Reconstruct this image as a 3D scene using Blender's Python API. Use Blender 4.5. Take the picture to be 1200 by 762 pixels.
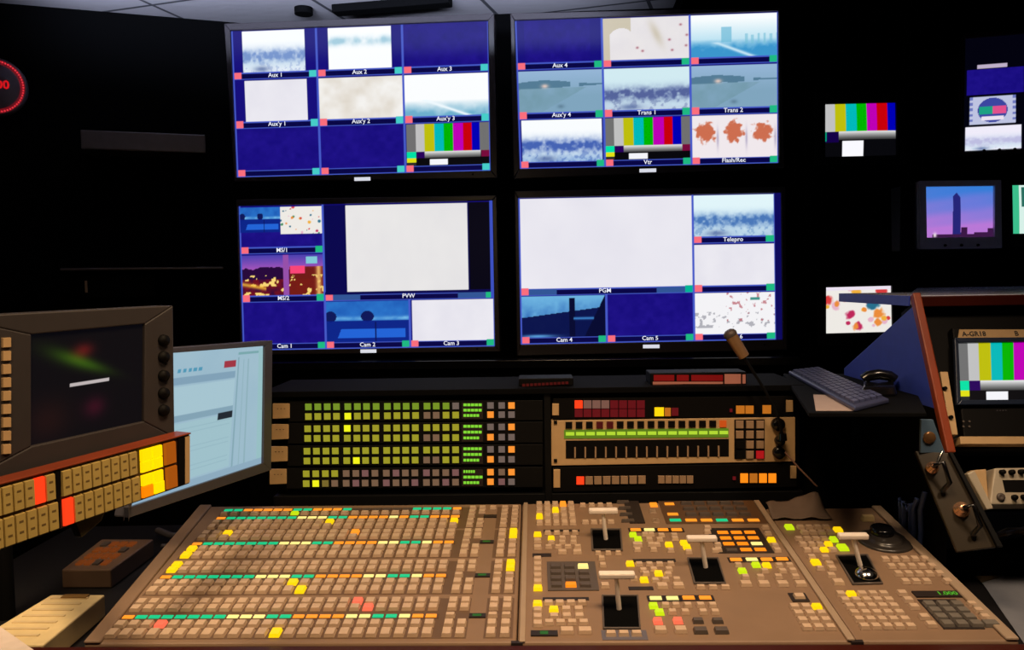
import bpy, bmesh, math, random
import numpy as np
from mathutils import Vector as V, Matrix
random.seed(4); rng = np.random.RandomState(7)
for o in list(bpy.data.objects): bpy.data.objects.remove(o)
SC = bpy.context.scene
COL = SC.collection

# ------------------------------------------------------------------ camera
PITCH, ROLL, FPX, CH = 0.0536, 0.0165, 950.0, 1.45
R0 = V((1, 0, 0)); U0 = V((0, math.sin(PITCH), math.cos(PITCH))); FW = V((0, math.cos(PITCH), -math.sin(PITCH)))
RT = math.cos(ROLL)*R0 - math.sin(ROLL)*U0; UP = math.sin(ROLL)*R0 + math.cos(ROLL)*U0
CP = V((0, 0, CH))
cd = bpy.data.cameras.new('camera'); cam = bpy.data.objects.new('camera', cd); COL.objects.link(cam)
m = Matrix((RT, UP, -FW)).transposed().to_4x4(); m.translation = CP
cam.matrix_world = m
cd.sensor_width = 36; cd.lens = 36*FPX/1200; cd.clip_start = 0.02
SC.camera = cam

# ------------------------------------------------------------------ world, light, exposure
SC.view_settings.view_transform = 'Standard'; SC.view_settings.look = 'None'
SC.view_settings.exposure = 0; SC.view_settings.gamma = 1; SC.view_settings.use_curve_mapping = False
w = bpy.data.worlds.new('world'); SC.world = w; w.use_nodes = True
w.node_tree.nodes['Background'].inputs[0].default_value = (0.6, 0.7, 1, 1)
w.node_tree.nodes['Background'].inputs[1].default_value = 0.0015
def area(name, loc, target, size, power, col, spread=180):
    l = bpy.data.lights.new(name, 'AREA'); l.shape = 'DISK'; l.size = size; l.energy = power; l.color = col
    l.spread = math.radians(spread)
    o = bpy.data.objects.new(name, l); COL.objects.link(o); o.location = loc
    o.rotation_euler = (V(target)-V(loc)).to_track_quat('-Z', 'Y').to_euler()
    return o
area('desk_downlight', (0.12, 0.95, 2.40), (-0.05, 1.45, 0.85), 0.5, 8.6, (1, 0.69, 0.40), 100)
area('desk_downlight_right', (1.0, 0.9, 2.40), (0.75, 1.5, 0.85), 0.3, 2.4, (1, 0.74, 0.5), 70)
area('strip_fill_left', (-0.45, 0.35, 1.9), (-0.72, 1.2, 1.0), 0.2, 1.7, (1, 0.70, 0.4), 120)  # unseen fill aimed at the left button strip
up = area('ceiling_fill', (-0.65, 2.62, 2.385), (-0.65, 3.02, 2.525), 2.3, 5.5, (0.66, 0.74, 1.0), 70)  # added uplight that brightens the visible ceiling, no fixture stands there
area('desk_fill_left', (-1.05, 1.12, 2.35), (-.88, 1.50, .85), 0.35, 1.5, (1, .74, .45), 40)  # added fill to brighten the boxes on the left of the desk
up.data.shape = 'RECTANGLE'; up.data.size = 2.1; up.data.size_y = 0.05

# ------------------------------------------------------------------ helpers
def lin(c):
    c = np.asarray(c, float)/255.0
    return np.where(c <= 0.04045, c/12.92, ((c+0.055)/1.055)**2.4)
def ray(x, y): return (FW*FPX + RT*(x-600) - UP*(y-381)).normalized()
def hit(x, y, P, n):
    d = ray(x, y); return CP + d*((P-CP).dot(n)/d.dot(n))
class Fr:
    """metric frame of a real plane: x right, y up, z towards the viewer"""
    def __init__(s, o, x, y):
        s.o = V(o); s.x = V(x).normalized(); s.y = V(y).normalized(); s.z = s.x.cross(s.y).normalized()
    def loc(s, px, py):
        p = hit(px, py, s.o, s.z)-s.o; return (p.dot(s.x), p.dot(s.y))
    def w(s, x, y, z=0): return s.o + s.x*x + s.y*y + s.z*z
MATS = {}
def mat(name, rgb, rough=0.6, metal=0.0, var=0.12, scale=40, bump=0.0, spec=0.5, lin_rgb=None):
    if name in MATS: return MATS[name]
    m = bpy.data.materials.new(name); m.use_nodes = True; nt = m.node_tree; b = nt.nodes['Principled BSDF']
    c = lin(rgb) if lin_rgb is None else np.array(lin_rgb, float)
    tc = nt.nodes.new('ShaderNodeTexCoord'); n = nt.nodes.new('ShaderNodeTexNoise'); n.inputs['Scale'].default_value = scale
    n.inputs['Detail'].default_value = 3
    nt.links.new(tc.outputs['Object'], n.inputs['Vector'])
    mx = nt.nodes.new('ShaderNodeMix'); mx.data_type = 'RGBA'
    mx.inputs['A'].default_value = (*[max(0, v*(1-var)) for v in c], 1); mx.inputs['B'].default_value = (*[min(1, v*(1+var)) for v in c], 1)
    nt.links.new(n.outputs['Fac'], mx.inputs['Factor']); nt.links.new(mx.outputs['Result'], b.inputs['Base Color'])
    b.inputs['Roughness'].default_value = rough; b.inputs['Metallic'].default_value = metal
    b.inputs['Specular IOR Level'].default_value = spec
    if bump:
        bp = nt.nodes.new('ShaderNodeBump'); bp.inputs['Strength'].default_value = bump; bp.inputs['Distance'].default_value = 0.002
        nt.links.new(n.outputs['Fac'], bp.inputs['Height']); nt.links.new(bp.outputs['Normal'], b.inputs['Normal'])
    MATS[name] = m; return m
def glow(name, rgb, s=1.0, base=0.3):
    if name in MATS: return MATS[name]
    m = mat(name, rgb, 0.4, 0, 0.05); b = m.node_tree.nodes['Principled BSDF']
    c = lin(rgb)
    for l in list(b.inputs['Base Color'].links): m.node_tree.links.remove(l)
    b.inputs['Base Color'].default_value = (*(c*base), 1)
    b.inputs['Emission Color'].default_value = (*c, 1); b.inputs['Emission Strength'].default_value = s
    return m
def screen_mat():
    if 'screen' in MATS: return MATS['screen']
    m = bpy.data.materials.new('screen'); m.use_nodes = True; nt = m.node_tree; b = nt.nodes['Principled BSDF']
    a = nt.nodes.new('ShaderNodeAttribute'); a.attribute_name = 'Col'
    b.inputs['Base Color'].default_value = (0.004, 0.004, 0.005, 1); b.inputs['Roughness'].default_value = 0.35
    b.inputs['Specular IOR Level'].default_value = 0.12
    nt.links.new(a.outputs['Color'], b.inputs['Emission Color']); b.inputs['Emission Strength'].default_value = 1.0
    MATS['screen'] = m; return m
def tag(o, label=None, cat=None, group=None, kind=None):
    if label: o['label'] = label
    if cat: o['category'] = cat
    if group: o['group'] = group
    if kind: o['kind'] = kind
    return o
def thing(name, loc, label, cat, group=None):
    o = bpy.data.objects.new(name, None); COL.objects.link(o); o.location = loc; o.empty_display_size = 0.05
    return tag(o, label, cat, group)
def root_loc(p):
    l = V((0, 0, 0))
    while p is not None: l = l + V(p.location); p = p.parent
    return l
class MB:
    def __init__(s): s.v = []; s.f = []; s.mi = []; s.mats = []; s.sm = []
    def m(s, mt):
        if mt not in s.mats: s.mats.append(mt)
        return s.mats.index(mt)
    def add(s, vs, fs, mt, smooth=False):
        k = len(s.v); s.v += [tuple(p) for p in vs]; i = s.m(mt)
        for f in fs: s.f.append(tuple(k+a for a in f)); s.mi.append(i); s.sm.append(smooth)
    def hexa(s, b4, t4, mt):   # bottom loop ccw seen from top, top loop
        s.add(list(b4)+list(t4), [(3, 2, 1, 0), (4, 5, 6, 7), (0, 1, 5, 4), (1, 2, 6, 5), (2, 3, 7, 6), (3, 0, 4, 7)], mt)
    def box(s, fr, x0, y0, x1, y1, z0, z1, mt, ins=0.0):
        b = [fr.w(x0, y0, z0), fr.w(x1, y0, z0), fr.w(x1, y1, z0), fr.w(x0, y1, z0)]
        t = [fr.w(x0+ins, y0+ins, z1), fr.w(x1-ins, y0+ins, z1), fr.w(x1-ins, y1-ins, z1), fr.w(x0+ins, y1-ins, z1)]
        s.hexa(b, t, mt)
    def slab(s, fr, q, z0, z1, mt, ins=0.0):   # q: 4 px corners TL TR BR BL
        L = [fr.loc(*p) for p in (q[3], q[2], q[1], q[0])]
        cx = sum(p[0] for p in L)/4; cy = sum(p[1] for p in L)/4
        T = [(x+(cx-x)*ins, y+(cy-y)*ins) for x, y in L]
        s.hexa([fr.w(x, y, z0) for x, y in L], [fr.w(x, y, z1) for x, y in T], mt)
    def ring(s, fr, qo, qi, z0, z1, mt):  # frame between outer and inner px quads
        O = [fr.loc(*p) for p in qo]; I = [fr.loc(*p) for p in qi]
        for k in range(4):
            j = (k+1) % 4
            a, b, c, d = O[k], O[j], I[j], I[k]
            s.hexa([fr.w(*a, z0), fr.w(*d, z0), fr.w(*c, z0), fr.w(*b, z0)], [fr.w(*a, z1), fr.w(*d, z1), fr.w(*c, z1), fr.w(*b, z1)], mt)
    def wbox(s, x0, x1, y0, y1, z0, z1, mt):
        s.hexa([(x0, y0, z0), (x1, y0, z0), (x1, y1, z0), (x0, y1, z0)], [(x0, y0, z1), (x1, y0, z1), (x1, y1, z1), (x0, y1, z1)], mt)
    def cyl(s, a, b, r0, r1, mt, n=20, caps=True):
        a = V(a); b = V(b); d = (b-a).normalized(); t = V((0, 0, 1)) if abs(d.z) < .9 else V((1, 0, 0))
        x = d.cross(t).normalized(); y = d.cross(x)
        vs = []
        for p, r in ((a, r0), (b, r1)):
            for i in range(n):
                an = 2*math.pi*i/n; vs.append(p + x*math.cos(an)*r + y*math.sin(an)*r)
        s.add(vs, [(i, (i+1) % n, n+(i+1) % n, n+i) for i in range(n)], mt, True)
        if caps: s.add(vs, [tuple(range(n-1, -1, -1)), tuple(range(n, 2*n))], mt)
    def tube(s, pts, r, mt, n=8, r2=None):
        P = [V(p) for p in pts]; rings = []
        up = V((0.13, 0.2, 1)).normalized()
        for i, p in enumerate(P):
            d = (P[min(i+1, len(P)-1)]-P[max(i-1, 0)]).normalized()
            x = d.cross(up).normalized(); y = d.cross(x)
            rr = r if r2 is None else r+(r2-r)*i/(len(P)-1)
            rings.append([p + x*math.cos(2*math.pi*k/n)*rr + y*math.sin(2*math.pi*k/n)*rr for k in range(n)])
        vs = [q for g in rings for q in g]; fs = []
        for i in range(len(P)-1):
            for k in range(n): fs.append((i*n+k, i*n+(k+1) % n, (i+1)*n+(k+1) % n, (i+1)*n+k))
        s.add(vs, fs, mt, True); s.add(rings[0]+rings[-1], [tuple(range(n-1, -1, -1)), tuple(range(n, 2*n))], mt)
    def lathe(s, c, ax, prof, mt, n=32, sx=None):
        ax = V(ax).normalized(); t = V((0, 0, 1)) if abs(ax.z) < .9 else V((1, 0, 0))
        x = ax.cross(t).normalized(); y = ax.cross(x); c = V(c); vs = []; fs = []
        for (r, h) in prof:
            for k in range(n):
                a = 2*math.pi*k/n; vs.append(c + x*math.cos(a)*r + y*math.sin(a)*r + ax*h)
        for i in range(len(prof)-1):
            for k in range(n): fs.append((i*n+k, i*n+(k+1) % n, (i+1)*n+(k+1) % n, (i+1)*n+k))
        s.add(vs, fs, mt, True)
        s.add(vs[-n:], [tuple(range(n))], mt)
    def prism(s, pts, off, mt):
        n = len(pts); P = [V(p) for p in pts]; Q = [p+V(off) for p in P]
        s.add(P+Q, [tuple(range(n-1, -1, -1)), tuple(range(n, 2*n))]+[(i, (i+1) % n, n+(i+1) % n, n+i) for i in range(n)], mt)
    def build(s, name, parent=None, bevel=0, label=None, kind=None, seg=2):
        me = bpy.data.meshes.new(name); L = root_loc(parent)
        if parent is None: L = sum((V(p) for p in s.v), V((0, 0, 0)))/len(s.v)
        me.from_pydata([tuple(V(p)-L) for p in s.v], [], s.f)
        for mt in s.mats: me.materials.append(mt)
        me.polygons.foreach_set('material_index', s.mi); me.polygons.foreach_set('use_smooth', s.sm)
        bm = bmesh.new(); bm.from_mesh(me); bmesh.ops.recalc_face_normals(bm, faces=bm.faces); bm.to_mesh(me); bm.free()
        o = bpy.data.objects.new(name, me); COL.objects.link(o)
        if parent is None: o.location = L
        else: o.parent = parent
        if bevel:
            b = o.modifiers.new('bevel', 'BEVEL'); b.width = bevel; b.segments = seg; b.limit_method = 'ANGLE'; b.angle_limit = 0.7
        if label: o['label'] = label
        if kind: o['kind'] = kind
        return o
def text_mesh(fr, x, y, z, s, size, mt, name, parent, align='CENTER', sx=1.0, bold=0.0, th=0.0):
    cu = bpy.data.curves.new('t', 'FONT'); cu.body = s; cu.size = size; cu.align_x = align; cu.align_y = 'CENTER'
    cu.resolution_u = 2; cu.offset = bold; cu.extrude = th
    to = bpy.data.objects.new('t', cu); COL.objects.link(to)
    bpy.context.view_layer.update()
    me = bpy.data.meshes.new_from_object(to.evaluated_get(bpy.context.evaluated_depsgraph_get()))
    bpy.data.objects.remove(to); bpy.data.curves.remove(cu)
    L = root_loc(parent); me.name = name
    for v in me.vertices: v.co = fr.w(x+v.co.x*sx, y+v.co.y, z+v.co.z) - L
    me.materials.clear(); me.materials.append(mt)
    o = bpy.data.objects.new(name, me); COL.objects.link(o); o.parent = parent
    return o

# ------------------------------------------------------------------ screen painter (what the displays show)
def vnoise(w, h, fx, fy, seed):
    r = np.random.RandomState(seed); g = r.rand(fy+2, fx+2)
    x = np.linspace(0, fx, w); y = np.linspace(0, fy, h); xi = x.astype(int); yi = y.astype(int)
    xf = x-xi; yf = y-yi; xf = xf*xf*(3-2*xf); yf = yf*yf*(3-2*yf)
    a = g[yi][:, xi]; b = g[yi][:, xi+1]; c = g[yi+1][:, xi]; d = g[yi+1][:, xi+1]
    return (a*(1-xf)+b*xf)*(1-yf[:, None]) + (c*(1-xf)+d*xf)*yf[:, None]
def fbm(w, h, f, seed):
    return (vnoise(w, h, f, max(2, f//2), seed)+.5*vnoise(w, h, 2*f, f, seed+1)+.25*vnoise(w, h, 4*f, 2*f, seed+2))/1.75
def mixc(a, b, t):
    t = np.clip(t, 0, 1)[..., None]; return np.asarray(a, float)*(1-t)+np.asarray(b, float)*t
class Cv:
    def __init__(s, W, H, bg): s.W = W; s.H = H; s.a = np.zeros((H, W, 3)); s.a[:] = bg
    def px(s, x0, y0, x1, y1): return int(round(x0*s.W)), int(round(y0*s.H)), int(round(x1*s.W)), int(round(y1*s.H))
    def rect(s, x0, y0, x1, y1, c):
        a, b, d, e = s.px(x0, y0, x1, y1); s.a[b:e, a:d] = c
    def pic(s, x0, y0, x1, y1, fn, seed=1):
        a, b, d, e = s.px(x0, y0, x1, y1); w = d-a; h = e-b
        X, Y = np.meshgrid((np.arange(w)+.5)/w, (np.arange(h)+.5)/h); s.a[b:e, a:d] = fn(X, Y, w, h, seed)
BLUE = (22, 14, 122); NAVY = (8, 6, 70); LINE = (70, 90, 200)
def p_blue(X, Y, w, h, s): return mixc((20, 10, 118), (34, 20, 140), fbm(w, h, 12, s))
def p_white(X, Y, w, h, s): return mixc((228, 226, 236), (238, 236, 243), fbm(w, h, 5, s))
def p_cream(X, Y, w, h, s): return mixc((245, 243, 240), (222, 214, 202), fbm(w, h, 6, s)*1.5-.35)
def p_winter(X, Y, w, h, s, top=(250, 253, 255), a=(120, 150, 205), b=(235, 240, 250), hz=.48):
    n = fbm(w, h, 22, s); band = np.exp(-((Y-hz-.14)/.15)**2)*(.1+1.7*n)
    c = mixc(top, (200, 225, 240), (Y-.25)*1.2)
    c = mixc(c, a, band*1.1); c = mixc(c, b, (Y-.76)*6*(n+.1)); c = mixc(c, a, (n > .62)*(Y > .7)*.35); c = mixc(c, (90, 110, 160), np.exp(-((X-.3)/.12)**2-((Y-.93)/.07)**2)*.8)
    return np.clip(c, 0, 255)
def p_cyan(X, Y, w, h, s):
    n = fbm(w, h, 9, s); c = mixc((252, 254, 255), (165, 205, 222), np.exp(-((Y-.33)/.1)**2)*n*1.5); return c
def p_shore(X, Y, w, h, s):
    n = fbm(w, h, 9, s); c = mixc((252, 254, 255), (110, 175, 205), (Y-.62)*3*(n+.5)); return mixc(c, (240, 250, 255), np.exp(-(((X-.3)-(Y-.65)*1.3)/.05)**2)*(Y > .6))
def p_city(X, Y, w, h, s):
    n = fbm(w, h, 14, s); c = mixc((250, 254, 255), (130, 200, 230), (Y-.1)*1.0)
    c = mixc(c, (60, 150, 205), (Y-.58)*5*(n+.4)); c = mixc(c, (110, 185, 215), ((np.abs(X-.42) < .06) & (Y > .3) & (Y < .65)).astype(float)*.7)
    c = mixc(c, (120, 190, 215), ((np.sin(X*90) > .3) & (Y > .42+.1*n) & (X > .62) & (Y < .7)).astype(float)*.6)
    return mixc(c, (200, 230, 245), np.exp(-(((X-.35)-(Y-.7)*1.2)/.05)**2)*(Y > .65))
def p_road(X, Y, w, h, s):
    n = fbm(w, h, 8, s); c = mixc((150, 182, 215), (128, 165, 190), Y*1.6)
    tree = (Y > .28-.05*np.sin(X*5)) & (Y < .42-.08*X+.04*n) & ((X < .62) | (X > .72))
    c = mixc(c, (75, 115, 140), tree*.85); c = mixc(c, (112, 150, 165), (Y > .42)*(X < .8-.9*(Y-.42))*.6*n*1.4)
    c = mixc(c, (225, 200, 190), np.exp(-((X-.32)/.04)**2-((Y-.37)/.05)**2)); return mixc(c, (80, 110, 130), np.exp(-((X-.5)/.04)**2-((Y-.87)/.05)**2)*.6)
def p_map(X, Y, w, h, s):
    n = fbm(w, h, 7, s); c = mixc((236, 232, 232), (228, 224, 228), n)
    c = mixc(c, (205, 196, 175), ((X < .33) & (Y < .45) & ((X-.22)**2/.03+(Y-.55)**2/.12 > .8)).astype(float)+(X < .08)*1.0)
    c = mixc(c, (205, 196, 178), np.exp(-((X-.62-(Y-.4)*.2)/.05)**2-((Y-.4)/.28)**2)*.9)
    for i, (a, b) in enumerate([(.4, .72), (.46, .8), (.77, .55), (.8, .8), (.9, .2), (.97, .45), (.96, .7)]): c = mixc(c, (150, 60, 80), np.exp(-((X-a)/.015)**2-((Y-b)/.025)**2)*.8)
    return c
def p_orange(X, Y, w, h, s):
    n = fbm(w, h, 26, s); c = np.zeros((h, w, 3))+(240, 232, 236)
    for cx in (.17, .5, .83):
        d = np.exp(-((X-cx)/.13)**2-((Y-.4)/.27)**2); c = mixc(c, (205, 110, 80), (d*1.3+n-1.05)*4); c = mixc(c, (120, 110, 160), np.exp(-((X-cx-.14)/.012)**2-((Y-.55)/.22)**2)*.5)
    return c
def p_bars(X, Y, w, h, s, grey=True):
    cols = [(112, 112, 112), (192, 192, 192), (190, 190, 10), (0, 185, 185), (0, 180, 0), (190, 0, 180), (200, 0, 10), (0, 0, 180), (112, 112, 112)]
    e = [0, .11, .215, .335, .45, .565, .685, .79, .89, 1.01] if grey else None
    c = np.zeros((h, w, 3))
    if not grey: cols = cols[1:8]; e = [0, .15, .3, .45, .59, .73, .88, 1.01]
    for i in range(len(cols)): c[(X >= e[i]) & (X < e[i+1])] = cols[i]
    b = .66 if grey else .52
    low = Y > b; c[low] = (8, 8, 12)
    if grey:
        k = low & (X < .11) & (Y < .82); c[k] = (0, 225, 165); k = low & (X < .11) & (Y >= .82) & (Y < .92); c[k] = (225, 225, 20)
        c[low & (X >= .11) & (X < .22) & (Y < .82)] = (40, 0, 90)
        k = low & (X >= .22) & (X < .9) & (Y < .82); g = np.clip((X-.22)*360*0+235*(1-np.abs(Y-b)/.2*.9), 0, 235); c[k] = g[k][:, None]
        k = low & (X > .9) & (Y < .82); c[k] = (120, 10, 60)
        c[(Y > .84) & (Y < .985) & (X > .28) & (X < .5)] = (245, 245, 250)
        c[(Y >= .92) & (X < .11)] = (40, 42, 40)
    else:
        k = low & (X > .2) & (Y < .68); g = np.clip(235*(1-(Y-b)/.2), 0, 235); c[k] = g[k][:, None]
        c[low & (X < .2) & (Y < .72)] = (20, 0, 70); c[low & (X < .03) & (Y < .7)] = (0, 160, 120)
        c[(Y > .7) & (X > .25) & (X < .54)] = (250, 250, 255)
    return c
def p_studio(X, Y, w, h, s):
    n = fbm(w, h, 9, s); c = mixc((45, 120, 205), (30, 90, 180), n); c = mixc(c, (130, 200, 240), np.exp(-((Y-.42)/.05)**2)*n*1.3)
    c = mixc(c, (15, 25, 90), ((X-.5)**2/.006+(Y-.37)**2/.018 < 1)*1.0+((X-.06)**2/.005+(Y-.37)**2/.018 < 1)*1.0)
    c = mixc(c, (10, 30, 130), (Y > .48)*.9); c = mixc(c, (35, 100, 215), ((Y > .68) & (Y < .9) & (X > .2-.2*(Y-.6)) & (X < .95))*1.0)
    return mixc(c, (12, 22, 90), (np.abs(X-.6) < .008)*(Y > .5)*1.0)
def p_floral(X, Y, w, h, s):
    r = np.random.RandomState(s); c = np.zeros((h, w, 3))+(238, 234, 228)
    pal = [(215, 60, 60), (235, 140, 60), (60, 140, 90), (40, 110, 140), (240, 175, 60), (190, 40, 90), (230, 180, 200)]
    big = 1.9 if s == 21 else 1
    for i in range(26):
        a, b = r.rand(2); q = (.02+.05*r.rand()**2)*big; t = pal[r.randint(7)]; c = mixc(c, t, (np.exp(-((X-a)/q)**2-((Y-b)/(q*1.4))**2)+.7*(fbm(w, h, 14, s+i)-.5)-.5)*4)
    return c
def p_night(X, Y, w, h, s):
    n = fbm(w, h, 16, s); c = mixc((75, 65, 175), (190, 90, 190), Y*2.2)
    c = mixc(c, (40, 10, 60), (Y > .38-.15*n+.1*np.abs(X-.3))*1.0); c = mixc(c, (150, 20, 20), (Y > .6)*(n*1.2))
    c = mixc(c, (120, 30, 20), (X > .58)*(Y > .3)*.9)
    c = mixc(c, (250, 215, 120), (n > .62)*(Y > .5)*1.0); c = mixc(c, (240, 190, 110), np.exp(-((X-.93)/.03)**2)*(Y > .3)*.9)
    c = mixc(c, (150, 80, 170), (np.abs(X-.54) < .032)*1.0); c = mixc(c, (250, 70, 120), ((np.abs(X-.68) < .09) & (np.abs(Y-.37) < .1))*1.0)
    c = mixc(c, (130, 200, 215), ((np.abs(X-.85) < .07) & (np.abs(Y-.14) < .09))*1.0)
    return mixc(c, (245, 190, 60), np.exp(-((Y-.75-.4*(X-.1))/.05)**2)*(X < .3)*.8)
def p_car(X, Y, w, h, s):
    n = fbm(w, h, 12, s); c = mixc((110, 180, 225), (60, 120, 190), Y*3*n); c = mixc(c, (6, 14, 70), (Y > .52-.25*X)*.95)
    c = mixc(c, (6, 10, 50), (np.abs(X-.6) < .035)*(Y > .05)*1.0+(X > .98-.12*Y*2)*1.0); c = mixc(c, (60, 130, 200), np.exp(-((Y-.55)/.03)**2)*(X > .62)*(X < .85))
    return mixc(c, (90, 160, 220), np.exp(-((Y-.97)/.04)**2-((X-.2)/.2)**2))
def p_logo(X, Y, w, h, s):
    n = fbm(w, h, 24, s); c = np.zeros((h, w, 3))+(244, 243, 246)
    c = mixc(c, (150, 150, 160), (n > .6)*(Y > .45)*(Y < .85)*.7); c = mixc(c, (190, 110, 120), (n > .66)*(X > .4)*(Y < .7)*.8)
    return mixc(c, (70, 150, 140), ((np.abs(X-.75) < .06) & (np.abs(Y-.15) < .03))*1.0)
def p_tower(X, Y, w, h, s):
    c = mixc((50, 125, 215), (185, 120, 215), Y*1.25+.1*np.sin(Y*22+X*4)*0.6); c = mixc(c, (110, 120, 220), np.exp(-((X-.7)/.3)**2-((Y-.35)/.2)**2)*.5)
    wd = .05+.012*Y; t = (np.abs(X-.46) < wd) & (Y > .12+np.abs(X-.46)*1.5)
    c = mixc(c, (38, 38, 120), t*1.0); sk = (Y > .93) & (X > .1) | (Y > .8) & (np.abs(X-.57) < .045) | (Y > .9) & (X > .72) | (Y > .82) & (X > .92)
    c = mixc(c, (60, 25, 70), sk*1.0); return mixc(c, (245, 235, 240), np.exp(-((X-.14)/.025)**2-((Y-.95)/.05)**2))
def p_test(X, Y, w, h, s):
    c = np.zeros((h, w, 3))+(190, 195, 225); r = (X-.5)**2*1.9+(Y-.5)**2
    c = mixc(c, (60, 70, 160), (r < .2)*1.0); c = mixc(c, (30, 160, 130), ((X > .2) & (X < .5) & (np.abs(Y-.5) < .13))*1.0); c = mixc(c, (225, 80, 140), ((X >= .5) & (X < .8) & (np.abs(Y-.5) < .13))*1.0)
    c = mixc(c, (235, 225, 240), ((Y > .72) & (Y < .85) & (np.abs(X-.5) < .25))*1.0)
    k = ((X < .07) | (X > .93)) & ((Y*10).astype(int) % 2 == 0); c[k] = (110, 120, 190); return c
def screen_mesh(fr, q, cv, name, parent, z=0.0, curve=0.0):
    """q: px corners TL TR BR BL on the plane; cv: painted canvas"""
    L = [np.array(fr.loc(*p)) for p in q]; W, H = cv.W, cv.H
    X, Y = np.meshgrid(np.linspace(0, 1, W), np.linspace(0, 1, H))
    P = (L[0][None, None]*((1-X)*(1-Y))[..., None]+L[1]*(X*(1-Y))[..., None]+L[2]*(X*Y)[..., None]+L[3]*((1-X)*Y)[..., None])
    zz = z + curve*(1-(2*X-1)**2)*(1-(2*Y-1)**2)
    rl = np.array(root_loc(parent)); o3 = np.array(fr.o)-rl
    pts = o3+P[..., 0:1]*np.array(fr.x)+P[..., 1:2]*np.array(fr.y)+zz[..., None]*np.array(fr.z)
    me = bpy.data.meshes.new(name); n = W*H; nf = (W-1)*(H-1)
    me.vertices.add(n); me.vertices.foreach_set('co', pts.reshape(-1).astype(np.float32))
    I = np.arange(n).reshape(H, W); F = np.stack([I[1:, :-1], I[1:, 1:], I[:-1, 1:], I[:-1, :-1]], -1).reshape(-1, 4)
    me.loops.add(nf*4); me.loops.foreach_set('vertex_index', F.reshape(-1).astype(np.int32))
    me.polygons.add(nf); me.polygons.foreach_set('loop_start', (np.arange(nf)*4).astype(np.int32))
    try: me.polygons.foreach_set('loop_total', np.full(nf, 4, np.int32))
    except Exception: pass
    me.update(calc_edges=True)
    c = me.color_attributes.new('Col', 'FLOAT_COLOR', 'POINT'); d = np.ones((n, 4), np.float32); d[:, :3] = lin(np.clip(cv.a, 0, 255)).reshape(-1, 3)
    c.data.foreach_set('color', d.reshape(-1)); me.materials.append(screen_mat())
    o = bpy.data.objects.new(name, me); COL.objects.link(o); o.parent = parent
    return o

# ------------------------------------------------------------------ materials
BLACK = mat('black_paint', (22, 22, 24), .85, lin_rgb=(.002, .002, .0023), spec=.08)
GLOSSBLACK = mat('gloss_black', (10, 10, 12), .18, lin_rgb=(.004, .004, .005))
BEZEL = mat('dark_bezel', (40, 38, 42), .3, lin_rgb=(.04, .034, .038))
METALBLK = mat('black_metal', (28, 28, 30), .6, .0, lin_rgb=(.003, .003, .0035), spec=.15)
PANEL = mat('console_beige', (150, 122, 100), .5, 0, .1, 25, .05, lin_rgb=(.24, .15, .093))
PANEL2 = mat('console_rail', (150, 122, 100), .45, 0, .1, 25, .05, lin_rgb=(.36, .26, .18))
RECESS = mat('recess_halo_brown', (60, 30, 20), .5, lin_rgb=(.10, .05, .025))  # dark recess, with the displays' orange halo put into its red-brown
DKREC = mat('recess_dark', (20, 15, 15), .5, lin_rgb=(.02, .013, .012))
KEY = mat('key_cap', (190, 165, 140), .38, 0, .12, 60, lin_rgb=(.58, .415, .29))
KEYD = mat('key_cap_dark', (70, 60, 55), .45, lin_rgb=(.09, .07, .06))
WHITEK = mat('lever_white', (225, 210, 200), .35, lin_rgb=(.85, .74, .66))
TAN = mat('tan_plate', (180, 140, 90), .45, lin_rgb=(.55, .36, .18))
CREAM = mat('cream_plastic', (215, 190, 120), .5, lin_rgb=(.70, .53, .27))
CHROME = mat('chrome', (220, 220, 220), .15, 1.0)
WOOD = mat('red_wood', (110, 40, 20), .35, 0, .35, 12, lin_rgb=(.26, .045, .015))
DKWOOD = mat('dark_red_wood', (70, 20, 10), .35, 0, .3, 12, lin_rgb=(.045, .005, .002))
GOLD = glow('lit_yellow', (255, 208, 8), 1.0)
AMB = glow('lit_amber', (255, 150, 38), 1.0)
ORG = glow('lit_orange', (255, 138, 22), 1.0)
PALE = glow('lit_pale_yellow', (250, 232, 140), 1.0)
GRN = glow('lit_teal_green', (16, 190, 128), 1.0)
LIME = glow('lit_lime', (190, 220, 16), 1.0)
RED = glow('lit_coral_red', (255, 108, 78), 1.0)
HOT = glow('lit_hot_red', (255, 62, 24), 1.0)
GLED = glow('green_led', (70, 170, 30), .8)
GSEG = glow('green_segment', (165, 205, 50), 1.0)

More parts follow.
